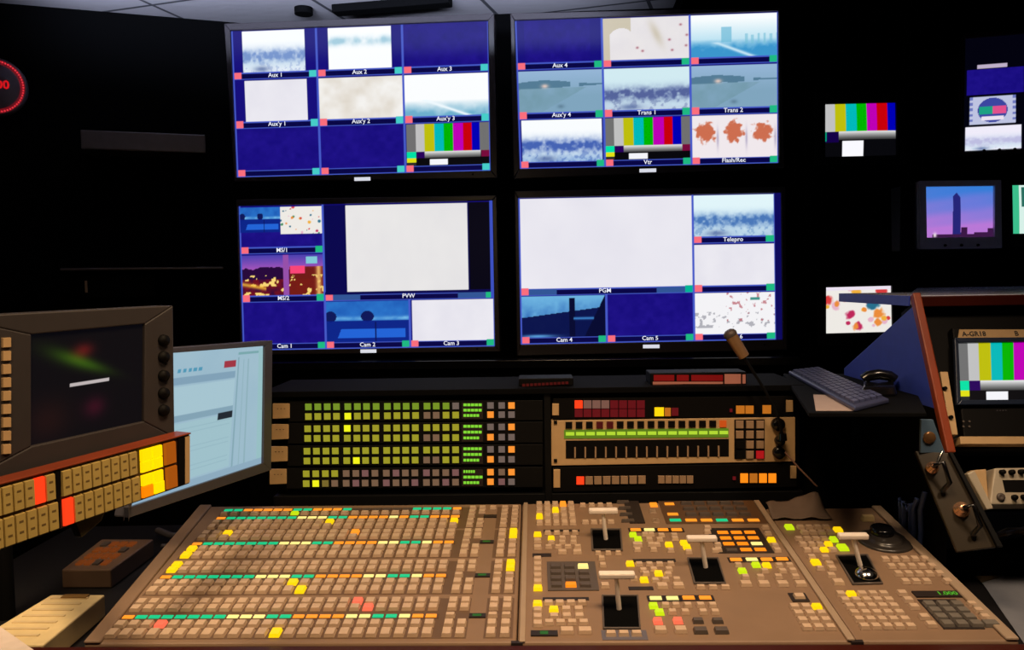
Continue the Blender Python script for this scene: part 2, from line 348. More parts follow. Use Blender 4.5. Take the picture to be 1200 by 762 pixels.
# ------------------------------------------------------------------ room
CZ = 2.525
WA = 0.057
WF = Fr((0, 3.0, 0), (math.cos(WA), -math.sin(WA), 0), (0, 0, 1))     # plane of the monitor fronts
WB = Fr((0, 3.32, 0), WF.x, (0, 0, 1))
def struct(mb, name, **k): return tag(mb.build(name, **k), kind='structure')
WALLM = mat('wall_black', (8, 8, 9), .9, lin_rgb=(.0016, .0016, .0018), bump=.1, spec=.05)
FLOORM = mat('floor_dark', (12, 12, 13), .6, lin_rgb=(.006, .006, .007))
def ceiling_material():
    m = bpy.data.materials.new('ceiling_tiles'); m.use_nodes = True; nt = m.node_tree; b = nt.nodes['Principled BSDF']
    tc = nt.nodes.new('ShaderNodeTexCoord'); mp = nt.nodes.new('ShaderNodeMapping'); mp.inputs['Rotation'].default_value = (0, 0, .30)
    mp.inputs['Location'].default_value = (.17, .08, 0)
    br = nt.nodes.new('ShaderNodeTexBrick'); br.offset = 0; br.inputs['Scale'].default_value = 1; br.inputs['Brick Width'].default_value = .6; br.inputs['Row Height'].default_value = .6
    br.inputs['Mortar Size'].default_value = .008; br.inputs['Color1'].default_value = (.55, .52, .54, 1); br.inputs['Color2'].default_value = (.52, .5, .52, 1); br.inputs['Mortar'].default_value = (.08, .08, .09, 1)
    n = nt.nodes.new('ShaderNodeTexNoise'); n.inputs['Scale'].default_value = 120
    bp = nt.nodes.new('ShaderNodeBump'); bp.inputs['Strength'].default_value = .3; bp.inputs['Distance'].default_value = .004
    nt.links.new(tc.outputs['Object'], mp.inputs[0]); nt.links.new(mp.outputs[0], br.inputs['Vector']); nt.links.new(br.outputs['Color'], b.inputs['Base Color'])
    nt.links.new(n.outputs['Fac'], bp.inputs['Height']); nt.links.new(bp.outputs['Normal'], b.inputs['Normal']); b.inputs['Roughness'].default_value = .9
    return m
cu = V((0, 0, CZ)); zz = V((0, 0, 1))
c0 = hit(270, 26, cu, zz); c1 = hit(30, 6, cu, zz)
dl = (c1-c0).normalized(); wl1 = c0+dl*2.6
b0 = WB.w(-1.16, 0); b1 = WB.w(2.6, 0)
a = MB(); a.wbox(-2.2, 2.6, -.6, 3.6, -.1, 0, FLOORM); struct(a, 'floor')
a = MB(); a.wbox(-2.2, 2.6, -.6, 3.6, CZ, CZ+.08, ceiling_material()); struct(a, 'ceiling')
a = MB(); a.hexa([WB.w(-1.6, 0, -.1), WB.w(-1.6, 0, 0), WB.w(2.6, 0, 0), WB.w(2.6, 0, -.1)], [WB.w(-1.6, CZ, -.1), WB.w(-1.6, CZ, 0), WB.w(2.6, CZ, 0), WB.w(2.6, CZ, -.1)], WALLM); struct(a, 'wall_back')
ln = V((-dl.y, dl.x, 0)); 
if ln.x > 0: ln = -ln
p0 = V((c0.x, c0.y, 0))-dl*.25; p1 = V((c0.x, c0.y, 0))+dl*1.3
a = MB(); a.hexa([p0, p1, p1+ln*.1, p0+ln*.1], [q+V((0, 0, CZ)) for q in (p0, p1, p1+ln*.1, p0+ln*.1)], WALLM); struct(a, 'wall_left')
a = MB(); a.wbox(2.5, 2.6, -.6, 3.15, 0, CZ, WALLM); struct(a, 'wall_right')
a = MB(); a.box(WB, .66, 2.46, 2.4, CZ-.002, .002, 1.3, WALLM); struct(a, 'added_dark_box')       # dark box added to black out the ceiling over the right-hand racks

a = MB(); P = hit(392, 17, cu-V((0, 0, .03)), zz); Q = hit(528, 6, cu-V((0, 0, .03)), zz)
d = (Q-P).normalized(); sd = V((-d.y, d.x, 0))*.03
a.hexa([P-sd, Q-sd, Q+sd, P+sd], [q+V((0, 0, .03)) for q in (P-sd, Q-sd, Q+sd, P+sd)], BLACK)
tag(a.build('lighting_track', bevel=.003), 'black track fixed to the ceiling tiles above the wall monitors', 'track')
a = MB(); P = hit(356, 17, cu-V((0, 0, .025)), zz); a.cyl(P, P+V((0, 0, .025)), .035, .035, BLACK)
tag(a.build('ceiling_sensor'), 'small black round fitting on the ceiling left of the track', 'ceiling fitting')

# ------------------------------------------------------------------ wall monitors
BADGE = glow('badge_white', (225, 228, 240), .9)
CAPM = glow('caption_white', (235, 238, 250), 1.0)
GREENSQ = (30, 185, 130); CYANSQ = (70, 205, 200); PINK = (250, 110, 125)
def tile(cv, x0, y0, x1, y1, fn, seed=1, box=None, bar=.13, sq=CYANSQ, plain=(20, 26, 110), full=False, left=True, side=None):
    H = y1-y0; bh = bar*.333; yb = y1-bh
    cv.rect(x0, y0, x1, y1, BLUE)
    a0, a1 = (x0+(x1-x0)*box[0], x0+(x1-x0)*box[1]) if box else (x0, x1)
    cv.pic(a0, y0+.006, a1, yb-.004, fn, seed)
    cv.rect(x0, yb-.004, x1, yb+.004, LINE); cv.rect(x0, yb+.004, x1, y1, NAVY)
    if side: cv.rect(x0+.03, yb+.002, x0+.14*1, y1, (50, 85, 150)); cv.rect(x1-.14, yb+.002, x1-.03, y1, (50, 85, 150))
    s = .032
    if left: cv.rect(x0, yb-.008, x0+s, y1, PINK)
    cv.rect(x1-s, yb-.008, x1, y1, sq)
    cv.rect(x0, y0, x0+.004, y1, LINE); cv.rect(x1-.004, y0, x1, y1, LINE); cv.rect(x0, y1-.006, x1, y1, LINE)
T3 = [0.004, .335, .667, .998]
def wall_monitor(outer, scr, paint, caps, label, badge, size=.0135):
    L = [WF.loc(*p) for p in outer]; cx = sum(p[0] for p in L)/4; cy = min(p[1] for p in L)
    t = thing('wall_monitor', WF.w(cx, cy, -.04), label, 'monitor', 'large multi-picture monitors on the wall')
    a = MB(); a.slab(WF, outer, -.085, -.012, BEZEL); a.build('monitor_body', t, .006)
    a = MB(); a.ring(WF, outer, scr, -.012, .004, BEZEL); a.build('bezel', t, .0025)
    cv = Cv(360, 210, NAVY); paint(cv)
    s = screen_mesh(WF, scr, cv, 'screen', t, z=-.004)
    Q = [np.array(WF.loc(*p)) for p in scr]
    for (u, v, txt) in caps:
        p = Q[0]*(1-u)*(1-v)+Q[1]*u*(1-v)+Q[2]*u*v+Q[3]*(1-u)*v
        text_mesh(WF, p[0], p[1], -.0025, txt, size*1.65, CAPM, 'caption_text', s, bold=.0003)
    a = MB(); x, y = WF.loc(*badge); a.box(WF, x-.03, y-.0065, x+.03, y+.0065, .004, .0055, BADGE); a.build('badge', t, label='small white maker badge')
    a = MB(); x, y = WF.loc(*[(scr[2][0]*.93+scr[3][0]*.07), (outer[2][1]+scr[2][1])/2]); a.cyl(WF.w(x, y, .004), WF.w(x, y, .007), .004, .003, METALBLK, 12); a.build('power_button', t)
    return t
def pm1(cv):
    F = [[(lambda *z: p_winter(*z), (.12, .86)), (p_cyan, (.14, .87)), (p_blue, None)], [(p_white, (.13, .87)), (p_cream, None), (p_shore, None)], [(p_blue, None), (p_blue, None), (p_bars, (0.02, .99))]]
    for r in range(3):
        for c in range(3):
            fn, bx = F[r][c]; tile(cv, T3[c], T3[r], T3[c+1], T3[r+1], fn, 3+r*3+c, bx)
def pm2(cv):
    W2 = lambda *z: p_winter(*z, top=(210, 235, 242), a=(85, 100, 155), b=(190, 205, 225)); W3 = lambda *z: p_winter(*z, a=(70, 100, 180), b=(130, 165, 215))
    F = [[(p_blue, (.1, .86)), (p_map, None), (p_city, None)], [(p_road, None), (W2, None), (p_road, None)], [(W3, (.03, .97)), (p_bars, None), (p_orange, None)]]
    for r in range(3):
        for c in range(3):
            fn, bx = F[r][c]; tile(cv, T3[c], T3[r], T3[c+1], T3[r+1], fn, 23+r*3+c, bx, sq=GREENSQ)
def pm3(cv):
    tile(cv, T3[0], T3[0], T3[1], T3[1], p_blue, 5, sq=GREENSQ)
    cv.pic(.006, .012, .166, .185, p_studio, 4); cv.pic(.166, .012, .33, .2, p_floral, 9)
    tile(cv, T3[0], T3[1], T3[1], T3[2], p_night, 6, sq=GREENSQ)
    tile(cv, T3[0], T3[2], T3[1], T3[3], p_blue, 7, sq=GREENSQ, left=False)
    tile(cv, T3[1], T3[0], T3[3], T3[2], p_cream, 8, sq=GREENSQ, side=True)
    cv.rect(.34, .01, .992, .61, (10, 8, 78)); cv.pic(.425, .012, .9, .605, lambda *z: p_white(*z)-np.array((2, 2, 10)), 8); cv.rect(.905, .01, .985, .61, (4, 4, 20)); cv.rect(.985, .0, 1, .66, (60, 80, 190)); cv.rect(.335, .605, .985, .625, (10, 8, 78))
    tile(cv, T3[1], T3[2], T3[2], T3[3], p_studio, 11, sq=GREENSQ); tile(cv, T3[2], T3[2], T3[3], T3[3], p_white, 12, (.03, 1), sq=GREENSQ)
def pm4(cv):
    W2 = lambda *z: p_winter(*z, top=(225, 245, 250), a=(75, 120, 185), b=(170, 200, 225))
    tile(cv, T3[0], T3[0], T3[2], T3[2], p_white, 5, sq=(0, 180, 150), side=True)
    tile(cv, T3[2], T3[0], .975, T3[1], W2, 31, sq=GREENSQ); tile(cv, T3[2], T3[1], .975, T3[2], p_white, 12, sq=GREENSQ); tile(cv, T3[2], T3[2], .975, T3[3], p_logo, 14, sq=GREENSQ)
    cv.rect(.975, 0, 1, 1, (14, 10, 90))
    tile(cv, T3[0], T3[2], T3[1], T3[3], p_car, 15, sq=GREENSQ); tile(cv, T3[1], T3[2], T3[2], T3[3], p_blue, 16, sq=GREENSQ)
yb = [.309, .641, .974]
xc = [.17, .5, .83]
wall_monitor([(263, 28), (579, 16), (583, 209), (275, 213)], [(270, 36), (572, 24), (575, 200), (277, 208)], pm1,
    [(xc[0], yb[0], 'Aux 1'), (xc[1], yb[0], 'Aux 2'), (xc[2], yb[0], 'Aux 3'), (xc[0], yb[1], "Aux'y 1"), (xc[1], yb[1], "Aux'y 2"), (xc[2], yb[1], "Aux'y 3")],
    'upper left wall monitor, nine tiles with plain blue tiles along its bottom row', (425, 210))
wall_monitor([(598, 16), (914, 9), (919, 197), (602, 210)], [(603, 24), (912, 13), (912.5, 191), (609, 198)], pm2,
    [(xc[0], yb[0], 'Aux 4'), (xc[0], yb[1], "Aux'y 4"), (xc[1], yb[1], 'Trans 1'), (xc[2], yb[1], 'Trans 2'), (xc[1], yb[2], 'Vtr'), (xc[2], yb[2], 'Flash/Rec')],
    'upper right wall monitor, nine tiles with orange splashes in the bottom corner tile', (759, 200))
wall_monitor([(277, 234), (582, 229), (586, 412), (282, 416)], [(279, 241.5), (577, 235), (580, 406), (284, 411)], pm3,
    [(.17, .309, 'MS/1'), (.17, .641, 'MS/2'), (.17, .974, 'Cam 1'), (.5, .974, 'Cam 2'), (.83, .974, 'Cam 3'), (.666, .641, 'PVW')],
    'lower left wall monitor with a night city tile and one large pale picture', (432, 411.5))
wall_monitor([(603, 224), (920, 219), (922, 410), (606, 417)], [(607, 232), (915, 226), (917, 398), (610, 404)], pm4,
    [(.33, .641, 'PGM'), (.82, .309, 'Telepro'), (.17, .974, 'Cam 4'), (.5, .974, 'Cam 5'), (.82, .974, 'Cam 6')],
    'lower right wall monitor with one huge white picture filling its left side', (763, 406))
# glossy ledge under the lower monitors
a = MB(); z1 = WF.loc(432, 421)[1]; a.box(WF, -1.03, z1-.03, 1.02, z1, -.02, .10, GLOSSBLACK); tag(a.build('monitor_ledge', bevel=.003), 'glossy black ledge running beneath the two lower wall monitors', 'shelf')
a = MB(); a.box(WF, -1.02, .0, 1.02, z1-.031, -.06, -.02, BLACK); tag(a.build('ledge_backboard'), 'black backboard below the ledge under the wall monitors', 'panel')

# ------------------------------------------------------------------ small monitors on the right
def deepen(fr, q, z0, z1, m, name, t, bev=.004):
    a = MB(); a.slab(fr, q, z0, z1, m); return a.build(name, t, bev)
def small_monitor(name, fr, outer, scr, paint, label, cat, W=120, H=90, depth=.25, body=METALBLK, curve=0.0, feet=True, bez=None):
    L = [fr.loc(*p) for p in outer]; cx = sum(p[0] for p in L)/4; cy = min(p[1] for p in L)
    t = thing(name, fr.w(cx, cy, -depth/2), label, cat)
    deepen(fr, outer, -depth, -.012, body, 'monitor_body', t)
    a = MB(); a.ring(fr, outer, scr, -.012, .004, bez or body); a.build('bezel', t, .002)
    cv = Cv(W, H, (4, 4, 8)); paint(cv); screen_mesh(fr, scr, cv, 'screen', t, z=-.008, curve=curve)
    for k in (.3, .5, .7):
        x = L[3][0]*(1-k)+L[2][0]*k; y = L[3][1]*(1-k)+L[2][1]*k+.012
        a = MB(); a.cyl(fr.w(x, y, .004), fr.w(x, y, .010), .005, .0045, METALBLK, 12); a.build('control_knob', t)
    return t
def pbars(cv): cv.pic(0, 0, 1, 1, lambda *z: p_bars(*z, grey=False))
small_monitor('tube_monitor', WF, [(955, 108), (1062, 106), (1062, 192), (955, 194)], [(967, 122), (1050, 120), (1051, 182), (967, 184)], pbars, 'black tube monitor showing colour bars, high on the right beside the upper wall monitor', 'monitor', curve=.006)
def pfl(cv): cv.pic(0, 0, 1, 1, p_floral, 21); cv.rect(0, 0, 1, .08, (235, 225, 240))
small_monitor('tube_monitor', WF, [(958, 326), (1058, 324), (1060, 404), (958, 406)], [(968, 337), (1045, 335), (1046, 389), (968, 391)], pfl, 'black monitor showing a colourful floral picture, left of the blue side panel', 'monitor')
def pmul(cv):
    cv.rect(0, 0, 1, 1, (10, 8, 40)); cv.rect(.0, .22, .97, .55, (24, 18, 130)); cv.pic(.08, .56, .8, .84, p_test, 1); cv.rect(.0, .86, .93, 1, (225, 225, 245)); cv.rect(.25, .17, .75, .21, (200, 190, 210))
    cv.a[:36, :] *= np.linspace(.3, 1, 36)[:, None, None]*0+1
def prk(cv):
    cv.rect(0, 0, 1, 1, (3, 3, 14)); cv.pic(.06, .28, .86, .5, p_blue, 3); cv.pic(.1, .52, .74, .76, p_test, 1)
    cv.pic(.04, .78, .82, .985, lambda *z: p_winter(*z, top=(240, 236, 250), a=(190, 190, 225), b=(240, 240, 250)), 4); cv.rect(.2, .24, .62, .275, (190, 175, 200)); cv.rect(.96, .2, 1, .9, (120, 180, 200))
small_monitor('rack_monitor', WF, [(1127, 40), (1215, 33), (1215, 178), (1125, 182)], [(1131, 45), (1213, 38), (1213, 174), (1129, 178)], prk, 'tall monitor in the upper right corner with a blue tile above a test pattern', 'monitor', 90, 150, depth=.06, bez=mat('reddish_bezel', (60, 30, 25), .35, lin_rgb=(.03, .012, .01)))
GREYC = mat('grey_casing', (90, 88, 100), .45, lin_rgb=(.12, .11, .14))
small_monitor('tube_monitor', WF, [(1077, 212), (1173, 211), (1174, 291), (1078, 292)], [(1085, 219), (1165, 218), (1165, 277.5), (1086, 278.5)], lambda cv: cv.pic(0, 0, 1, 1, p_tower), 'small grey tube monitor showing a dark tower against a blue and violet dusk', 'monitor', body=mat('pale_casing', (120,118,130), .45, lin_rgb=(.55, .53, .62)), curve=.004)
def pgr(cv):
    cv.rect(0, 0, 1, 1, (215, 240, 232)); cv.rect(0, 0, .12, 1, (60, 190, 140)); cv.rect(.15, .05, 1, .45, (40, 110, 95)); cv.rect(.2, .12, 1, .2, (140, 200, 180)); cv.rect(.2, .3, 1, .36, (140, 200, 180))
small_monitor('tube_monitor', WF, [(1180, 211), (1276, 210), (1276, 288), (1181, 289)], [(1186, 217), (1268, 216), (1268, 273), (1187, 274)], pgr, 'black tube monitor with a green and white data picture at the right edge', 'monitor', curve=.004)
# rack uprights and shelves that carry them
t = thing('monitor_rack', WF.w(1.6, 0, -.2), 'dark steel rack standing behind the small monitors on the right', 'rack')
def yat(px, py): return WF.loc(px, py)[1]
for (px0, px1, py) in ((950, 1285, 195.5), (1064, 1285, 293), (950, 1285, 407)):
    a = MB(); a.box(WF, WF.loc(px0, py)[0], yat(px0, py)-.02, WF.loc(px1, py)[0], yat(px0, py)-.002, -.09, -.015, BLACK); a.build('shelf', t)
for px in (948, 1069.5, 1290):
    a = MB(); x = WF.loc(px, 300)[0]; a.box(WF, x-.012, 0, x+.012, 2.3, -.08, -.02, BLACK); a.build('upright', t)

# ------------------------------------------------------------------ switcher console
CB, CT = 0.03, 0.13
CX = V((math.cos(CB), -math.sin(CB), 0)); CY = V((math.sin(CB)*math.cos(CT), math.cos(CB)*math.cos(CT), math.sin(CT)))
dr = ray(610, 752); CO = CP+dr*(1.35/dr.y)
K = Fr(CO, CX, CY)
DZ = CO.z-.055                                   # desk height
console = thing('production_switcher', (CO.x, CO.y+.28, DZ), 'wide beige switcher console covered in rows of lit buttons on the desk', 'control console')
uL = K.loc(98, 755)[0]; uR = K.loc(1188, 745)[0]; vT = .588; vB = -.004
uLb = K.loc(232, 596)[0]
uc0 = -.006; uc1 = K.loc(1000, 750)[0]+.004; 
def slab_panel(x0, x1, name, lab, xb0=None, v1=vT):
    a = MB(); xb = x0 if xb0 is None else xb0
    top = [K.w(x0, vB, 0), K.w(x1, vB, 0), K.w(x1, v1, 0), K.w(xb, v1, 0)]
    bot = [V((p.x, p.y, DZ)) for p in top]
    a.hexa(bot, top, PANEL); return a.build(name, console, .004, lab)
pL = slab_panel(uL, uc0-.001, 'crosspoint_panel', 'left panel with four long button banks', uLb)
pC = slab_panel(uc0+.001, uc1-.001, 'effects_panel', 'middle panel with three T-shaped levers')
pR = slab_panel(uc1+.001, uR, 'device_panel', 'right panel with keypad and jog wheel', None, .548)
# raised rails
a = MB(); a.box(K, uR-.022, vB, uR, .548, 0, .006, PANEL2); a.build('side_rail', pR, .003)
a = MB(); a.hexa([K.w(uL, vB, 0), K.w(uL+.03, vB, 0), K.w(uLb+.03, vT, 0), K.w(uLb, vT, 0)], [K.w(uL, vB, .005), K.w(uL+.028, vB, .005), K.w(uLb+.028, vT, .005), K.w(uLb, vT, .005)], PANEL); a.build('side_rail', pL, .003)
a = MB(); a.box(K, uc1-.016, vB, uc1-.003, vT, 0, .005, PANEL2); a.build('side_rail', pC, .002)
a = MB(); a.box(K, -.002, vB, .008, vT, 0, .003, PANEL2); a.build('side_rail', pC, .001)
BUT = []    # (kind, parent, u, v, w, h, mat)
def panel_of(u): return pL if u < uc0 else (pC if u < uc1 else pR)
def key(u, v, w=.0185, h=.015, m=None, kind=None):
    if m is None: m = KEY; kind = kind or 'push_button'
    if kind is None: kind = 'dark_button' if m is KEYD else 'lit_button'
    BUT.append((kind, panel_of(u), u, v, w, h, m))
def kp(px, py, w=.0185, h=.014, m=None, kind=None): u, v = K.loc(px, py); key(u, v, w, h, m, kind)
def grid(x0, y0, x1, y1, nx, ny, w=.017, h=.014, lit={}, m=None, skip=()):
    a = K.loc(x0, y0); b = K.loc(x1, y1)
    for j in range(ny):
        for i in range(nx):
            if (i, j) in skip: continue
            u = a[0]+(b[0]-a[0])*(i/(nx-1) if nx > 1 else 0); v = a[1]+(b[1]-a[1])*(j/(ny-1) if ny > 1 else 0)
            key(u, v, w, h, lit.get((i, j), m))
def tile_at(u, v, m, w=.0205, h=.0105): key(u, v, w, h, m, 'name_display')
def strip(x0, v0, x1, v1, m, name='recess_strip', z=.0012, par=None):
    a = MB(); a.box(K, x0, v0, x1, v1, .0, z, m); return a.build(name, par or panel_of((x0+x1)/2))
KSHADE = mat('key_shade_brown', (90, 55, 35), .5, lin_rgb=(.13, .075, .042))  # shade between keys put in as darker brown strips under each bank
CM = {'O': AMB, 'G': GRN, 'P': PALE, 'D': KEYD}
u0, u1 = -.7185, -.1632
def ucol(i, v):   # columns keep their pitch
    return u0+(u1-u0)*i/23 + .012*max(0, v-.02)*(1-i/40)
UA, UB, UC, UD = [K.loc(x, 741.5)[0] for x in (523.6, 539, 575, 591.5)]
def brow(v, h, lit={}, extra=True, tile=None):
    for i in range(24):
        u = ucol(i, v)
        if tile: tile_at(u, v, CM[tile[i]])
        else: key(u, v, .0185, h, lit.get(i))
PAT = 'OGGGGGGGPPPGGOOOOPPGGPOO'
def bank(v0, lits, first):
    k = [(v0+.001, .0235), (v0+.0300, .0195), (v0+.0845, .0180), (v0+.1065, .0195)]
    for (v, h), lt in zip(k, lits): brow(v, h, lt)
    brow(v0+.0565, 0, tile=PAT)
    strip(ucol(0, v0)-.014, v0-.014, UB+.012, v0+.120, KSHADE, 'key_gap_shade', .0004); strip(UC-.012, v0-.014, UD+.014, v0+.120, KSHADE, 'key_gap_shade', .0004)
    strip(ucol(0, v0)-.012, v0+.0495, ucol(23, v0)+.014, v0+.0635, RECESS)
    for (v, h) in k+[(v0+.0565, .0125)]:
        for u, q in ((UA, 0), (UB, 1), (UC, 2), (UD, 3)):
            if q == 1 and abs(v-v0-.0565) < .01: continue
            g = GOLD if (q == 3 and first == 'y' and v > v0+.08) else None
            key(u+.012*v, v, .0175, h, g)
    strip(UB+.012, v0+.050, UB+.042, v0+.063, DKREC, 'counter_display', .003)
    m_ = MB(); m_.box(K, UB+.018, v0+.053, UB+.034, v0+.060, .003, .0034, glow('dim_green', (40, 110, 30), .5)); m_.build('counter_digits', pL)
bank(.0236, [{12: GOLD}, {3: RED}, {18: RED}, {17: RED}], '')
bank(.173, [{12: GOLD}, {11: GOLD}, {0: GOLD}, {0: GOLD}], 'y')
bank(.322, [{0: GOLD}, {0: GOLD}, {}, {2: GOLD, 14: AMB}], 'y')
# top bank has two display rows
strip(ucol(0, .46)-.012, .450, UB+.014, .568, KSHADE, 'key_gap_shade', .0004); strip(UC-.012, .450, UD+.016, .568, KSHADE, 'key_gap_shade', .0004)
brow(.462, .0185); brow(.486, .0185, {11: GOLD, 23: GOLD}); brow(.5125, 0, tile='OGGGGGGGPPPGGOOOOPOGGOOO'); brow(.535, .0125, {7: LIME}); brow(.5585, 0, tile='GGOOOOOGGOOOGDDDDDDGGGGO')
strip(ucol(0, .5)-.012, .505, ucol(23, .5)+.014, .520, RECESS); strip(ucol(0, .5)-.012, .551, ucol(23, .5)+.014, .566, RECESS)
for v in (.462, .486, .5125, .535, .5585):
    for u, q in ((UA, 0), (UB, 1), (UC, 2), (UD, 3)):
        if q == 1 and v in (.5125,): continue
        key(u+.012*v, v, .0165, .013)
key(UB+.032, .5585, .0165, .013)
strip(UB+.012, .506, UB+.042, .519, DKREC, 'counter_display', .003)
# --- middle panel
Y = GOLD
grid(632, 592.5, 671.5, 614, 5, 4, .0155, .022, {(0, 2): Y, (2, 1): Y, (3, 0): AMB})
for x0, y0, x1, y1 in ((637, 623.5, 679, 621), (624, 653, 646, 649), (636, 704, 690, 700.5), (742, 659, 791, 655.5), (737, 692, 765, 688)):
    p = K.loc(x0, y0); q = K.loc(x1, y1); strip(p[0], p[1], q[0], q[1], DKREC, 'slot_strip', .001)
grid(630, 628, 630, 643, 1, 3, .017, .016, {(0, 0): Y})
grid(642, 626, 674, 626, 4, 1, .015, .013); grid(646, 632.5, 672, 632.5, 3, 1, .015, .014, {(0, 0): Y}); grid(646, 637.5, 672, 637.5, 3, 1, .015, .011)
grid(643, 642.5, 677, 642.5, 4, 1, .015, .011); kp(659, 648.5, .019, .014); kp(676.5, 648.5, .019, .014)
grid(683, 593.5, 714, 593.5, 4, 1, .015, .014); grid(686, 613.5, 716, 613.5, 4, 1, .016, .014)
grid(630, 657, 630, 691, 1, 6, .017, .0165, {(0, 5): Y})
grid(630, 709.5, 630, 733, 1, 4, .017, .0165, {(0, 0): Y})
p = K.loc(642, 693); q = K.loc(697, 659); strip(p[0], p[1], q[0], q[1], KEYD, 'selector_block', .002)
grid(651, 666, 686, 687.5, 3, 4, .022, .016, {(2, 0): PALE, (1, 3): ORG}, KEYD)
grid(643, 708.5, 682, 708.5, 4, 1, .017, .014); grid(649, 716, 679, 724, 3, 2, .017, .015, {(0, 0): Y}); grid(643.5, 731.5, 684, 731.5, 4, 1, .017, .014)
kp(664.5, 741, .024, .017); kp(685.5, 741, .024, .017)
p = K.loc(622, 746.5); q = K.loc(653.5, 740.5); strip(p[0], p[1], q[0], q[1], DKREC, 'counter_display', .003); strip(p[0]+.016, p[1]+.003, p[0]+.03, q[1]-.003, glow('dim_green', (40, 110, 30), .5), 'counter_digits', .0035)
grid(701, 650, 724.5, 650, 3, 1, .013, .011); grid(705, 656, 705, 664, 1, 2, .014, .014); kp(709, 688, .017, .016)
grid(716, 744.5, 746, 744.5, 3, 1, .018, .013)
# slits and black strip at the rear
p = K.loc(738, 614); q = K.loc(748, 588.5); strip(p[0], p[1], q[0], q[1], DKREC, 'label_slot', .003)
grid(730, 590, 731, 612, 1, 4, .03, .008, m=KEYD)
p = K.loc(781, 614.5); q = K.loc(889, 587); strip(p[0], p[1], q[0]-.0, q[1], RECESS, 'display_recess', .001)
for x, mm in ((791.5, GRN), (810, AMB), (828, AMB), (846, GRN), (864.5, AMB), (883, AMB)): u, v = K.loc(x, 610.5); tile_at(u, v, mm, .026, .012)
u, v = K.loc(788.5, 603.5); tile_at(u, v, AMB, .025, .012); u, v = K.loc(784.5, 591.5); tile_at(u, v, AMB, .023, .012); u, v = K.loc(766, 592.5); tile_at(u, v, AMB, .018, .024)
grid(804, 591.5, 873, 604, 5, 3, .026, .012, m=KEYD)
grid(765, 601, 769, 612, 2, 2, .015, .014)
for x, y, mm in ((745, 621.7, AMB), (761, 621.7, PALE), (777, 621.7, AMB), (793, 621.7, AMB), (862.5, 656.7, AMB), (881, 656.5, PALE), (898.5, 656.5, AMB), (916.5, 656, AMB), (768.5, 702, PALE), (788, 702, PALE), (807, 701.5, AMB), (826.5, 701.5, AMB)):
    u, v = K.loc(x, y); a_ = strip(u-.016, v-.0105, u+.016, v+.0105, DKREC, 'display_recess', .0009); tile_at(u, v, mm, .0225 if y > 690 else .0235, .0115)
for x, y, mm in ((742, 628.5, LIME), (748, 633.5, LIME), (784, 640, Y), (801.5, 638, Y), (805, 643, Y), (766, 712, LIME), (773, 719.5, LIME), (771, 730, RED), (794.5, 729.5, RED),
                 (870, 671, LIME), (886, 664, LIME), (898.5, 664.5, Y), (904, 634.5, Y), (738.5, 662.5, Y), (755, 681.5, Y), (772, 674, Y)): kp(x, y, .0165, .016, mm)
for x, y in ((756, 628), (763, 628), (775, 629), (790, 629), (761, 634), (773, 634), (791, 633), (763, 640), (770, 640), (747, 646), (766, 646), (786, 647), (807, 648.5), (838, 647), (829, 620), (829, 625), (841, 640), (842, 646),
             (749, 663), (761, 663), (773, 663), (786, 662.5), (754, 670), (766, 669), (784, 669), (783, 675), (757, 674), (743, 680), (768, 682), (780, 681), (793, 681),
             (780, 711), (792, 711), (806, 711), (821, 711), (835, 711), (788, 719), (803, 719), (824, 719), (838, 719),
             (865, 664), (891, 678), (912, 677.5), (932, 677.5), (873.5, 678), (913, 664.5), (925, 664), (917, 671), (929, 670.5), (896, 671), (897, 620), (900, 627), (908, 641), (911, 646.5)): kp(x, y, .015, .013)
for x, y in ((776, 688.5), (795, 688), (774, 740), (797.5, 740), (874, 686), (895, 686), (917, 686), (938, 686), (747, 640)): kp(x, y, .0215, .017)
for x, y in ((818, 729.5), (841, 729.5)): kp(x, y, .019, .013, KEYD)
for x, y in ((821, 741), (845.5, 741)): kp(x, y, .024, .016, KEYD)
p = K.loc(841, 648); q = K.loc(895, 620); strip(p[0], p[1]-.004, q[0]-.01, q[1]+.004, DKREC, 'display_recess', .001)
a_ = K.loc(847, 625); b_ = K.loc(891, 645)
for j in range(4):
    for i in range(3):
        mm = KEYD if (i, j) == (0, 3) else (PALE if (i, j) == (2, 2) else ORG)
        tile_at(a_[0]+(b_[0]-a_[0])*i/2, a_[1]+(b_[1]-a_[1])*j/3, mm, .0235, .0125)
grid(821, 690, 850, 690, 3, 1, .017, .011)
p = K.loc(929, 706); q = K.loc(943, 696); strip(p[0], p[1], q[0], q[1], DKREC, 'key_guard', .002); kp(936.5, 701, .02, .016)
grid(931, 713, 973, 737, 3, 4, .017, .015, {(2, 0): Y})
# --- right panel
kp(925, 619.5, .018, .02, LIME); grid(938, 619.5, 973, 625.5, 4, 2, .0155, .015); kp(982, 622.5, .018, .018, Y)
grid(936, 633, 976, 646, 4, 3, .0155, .0145, {(3, 1): Y, (2, 2): Y}); kp(987.5, 643.5, .020, .024, LIME); kp(977, 634, .015, .02, LIME)
kp(956, 661, .018, .019, Y); kp(951, 654.5, .016, .014); kp(967, 655, .016, .014); kp(972, 662, .016, .014); kp(975, 668, .016, .014); kp(961, 668, .016, .012); kp(974, 676, .016, .014); kp(982, 684, .021, .018)
grid(1037, 657, 1110, 683, 5, 4, .0155, .0155, skip=((3, 3),))
grid(985, 698, 1067, 736, 5, 6, .0165, .0145, {(1, 0): Y})
grid(1057, 697, 1069, 713, 1, 3, .0175, .015); kp(1083, 725, .0175, .015); kp(1091, 734, .0175, .015)
p = K.loc(1074, 701); q = K.loc(1129, 694); strip(p[0], p[1], q[0], q[1], DKREC, 'counter_display', .003)
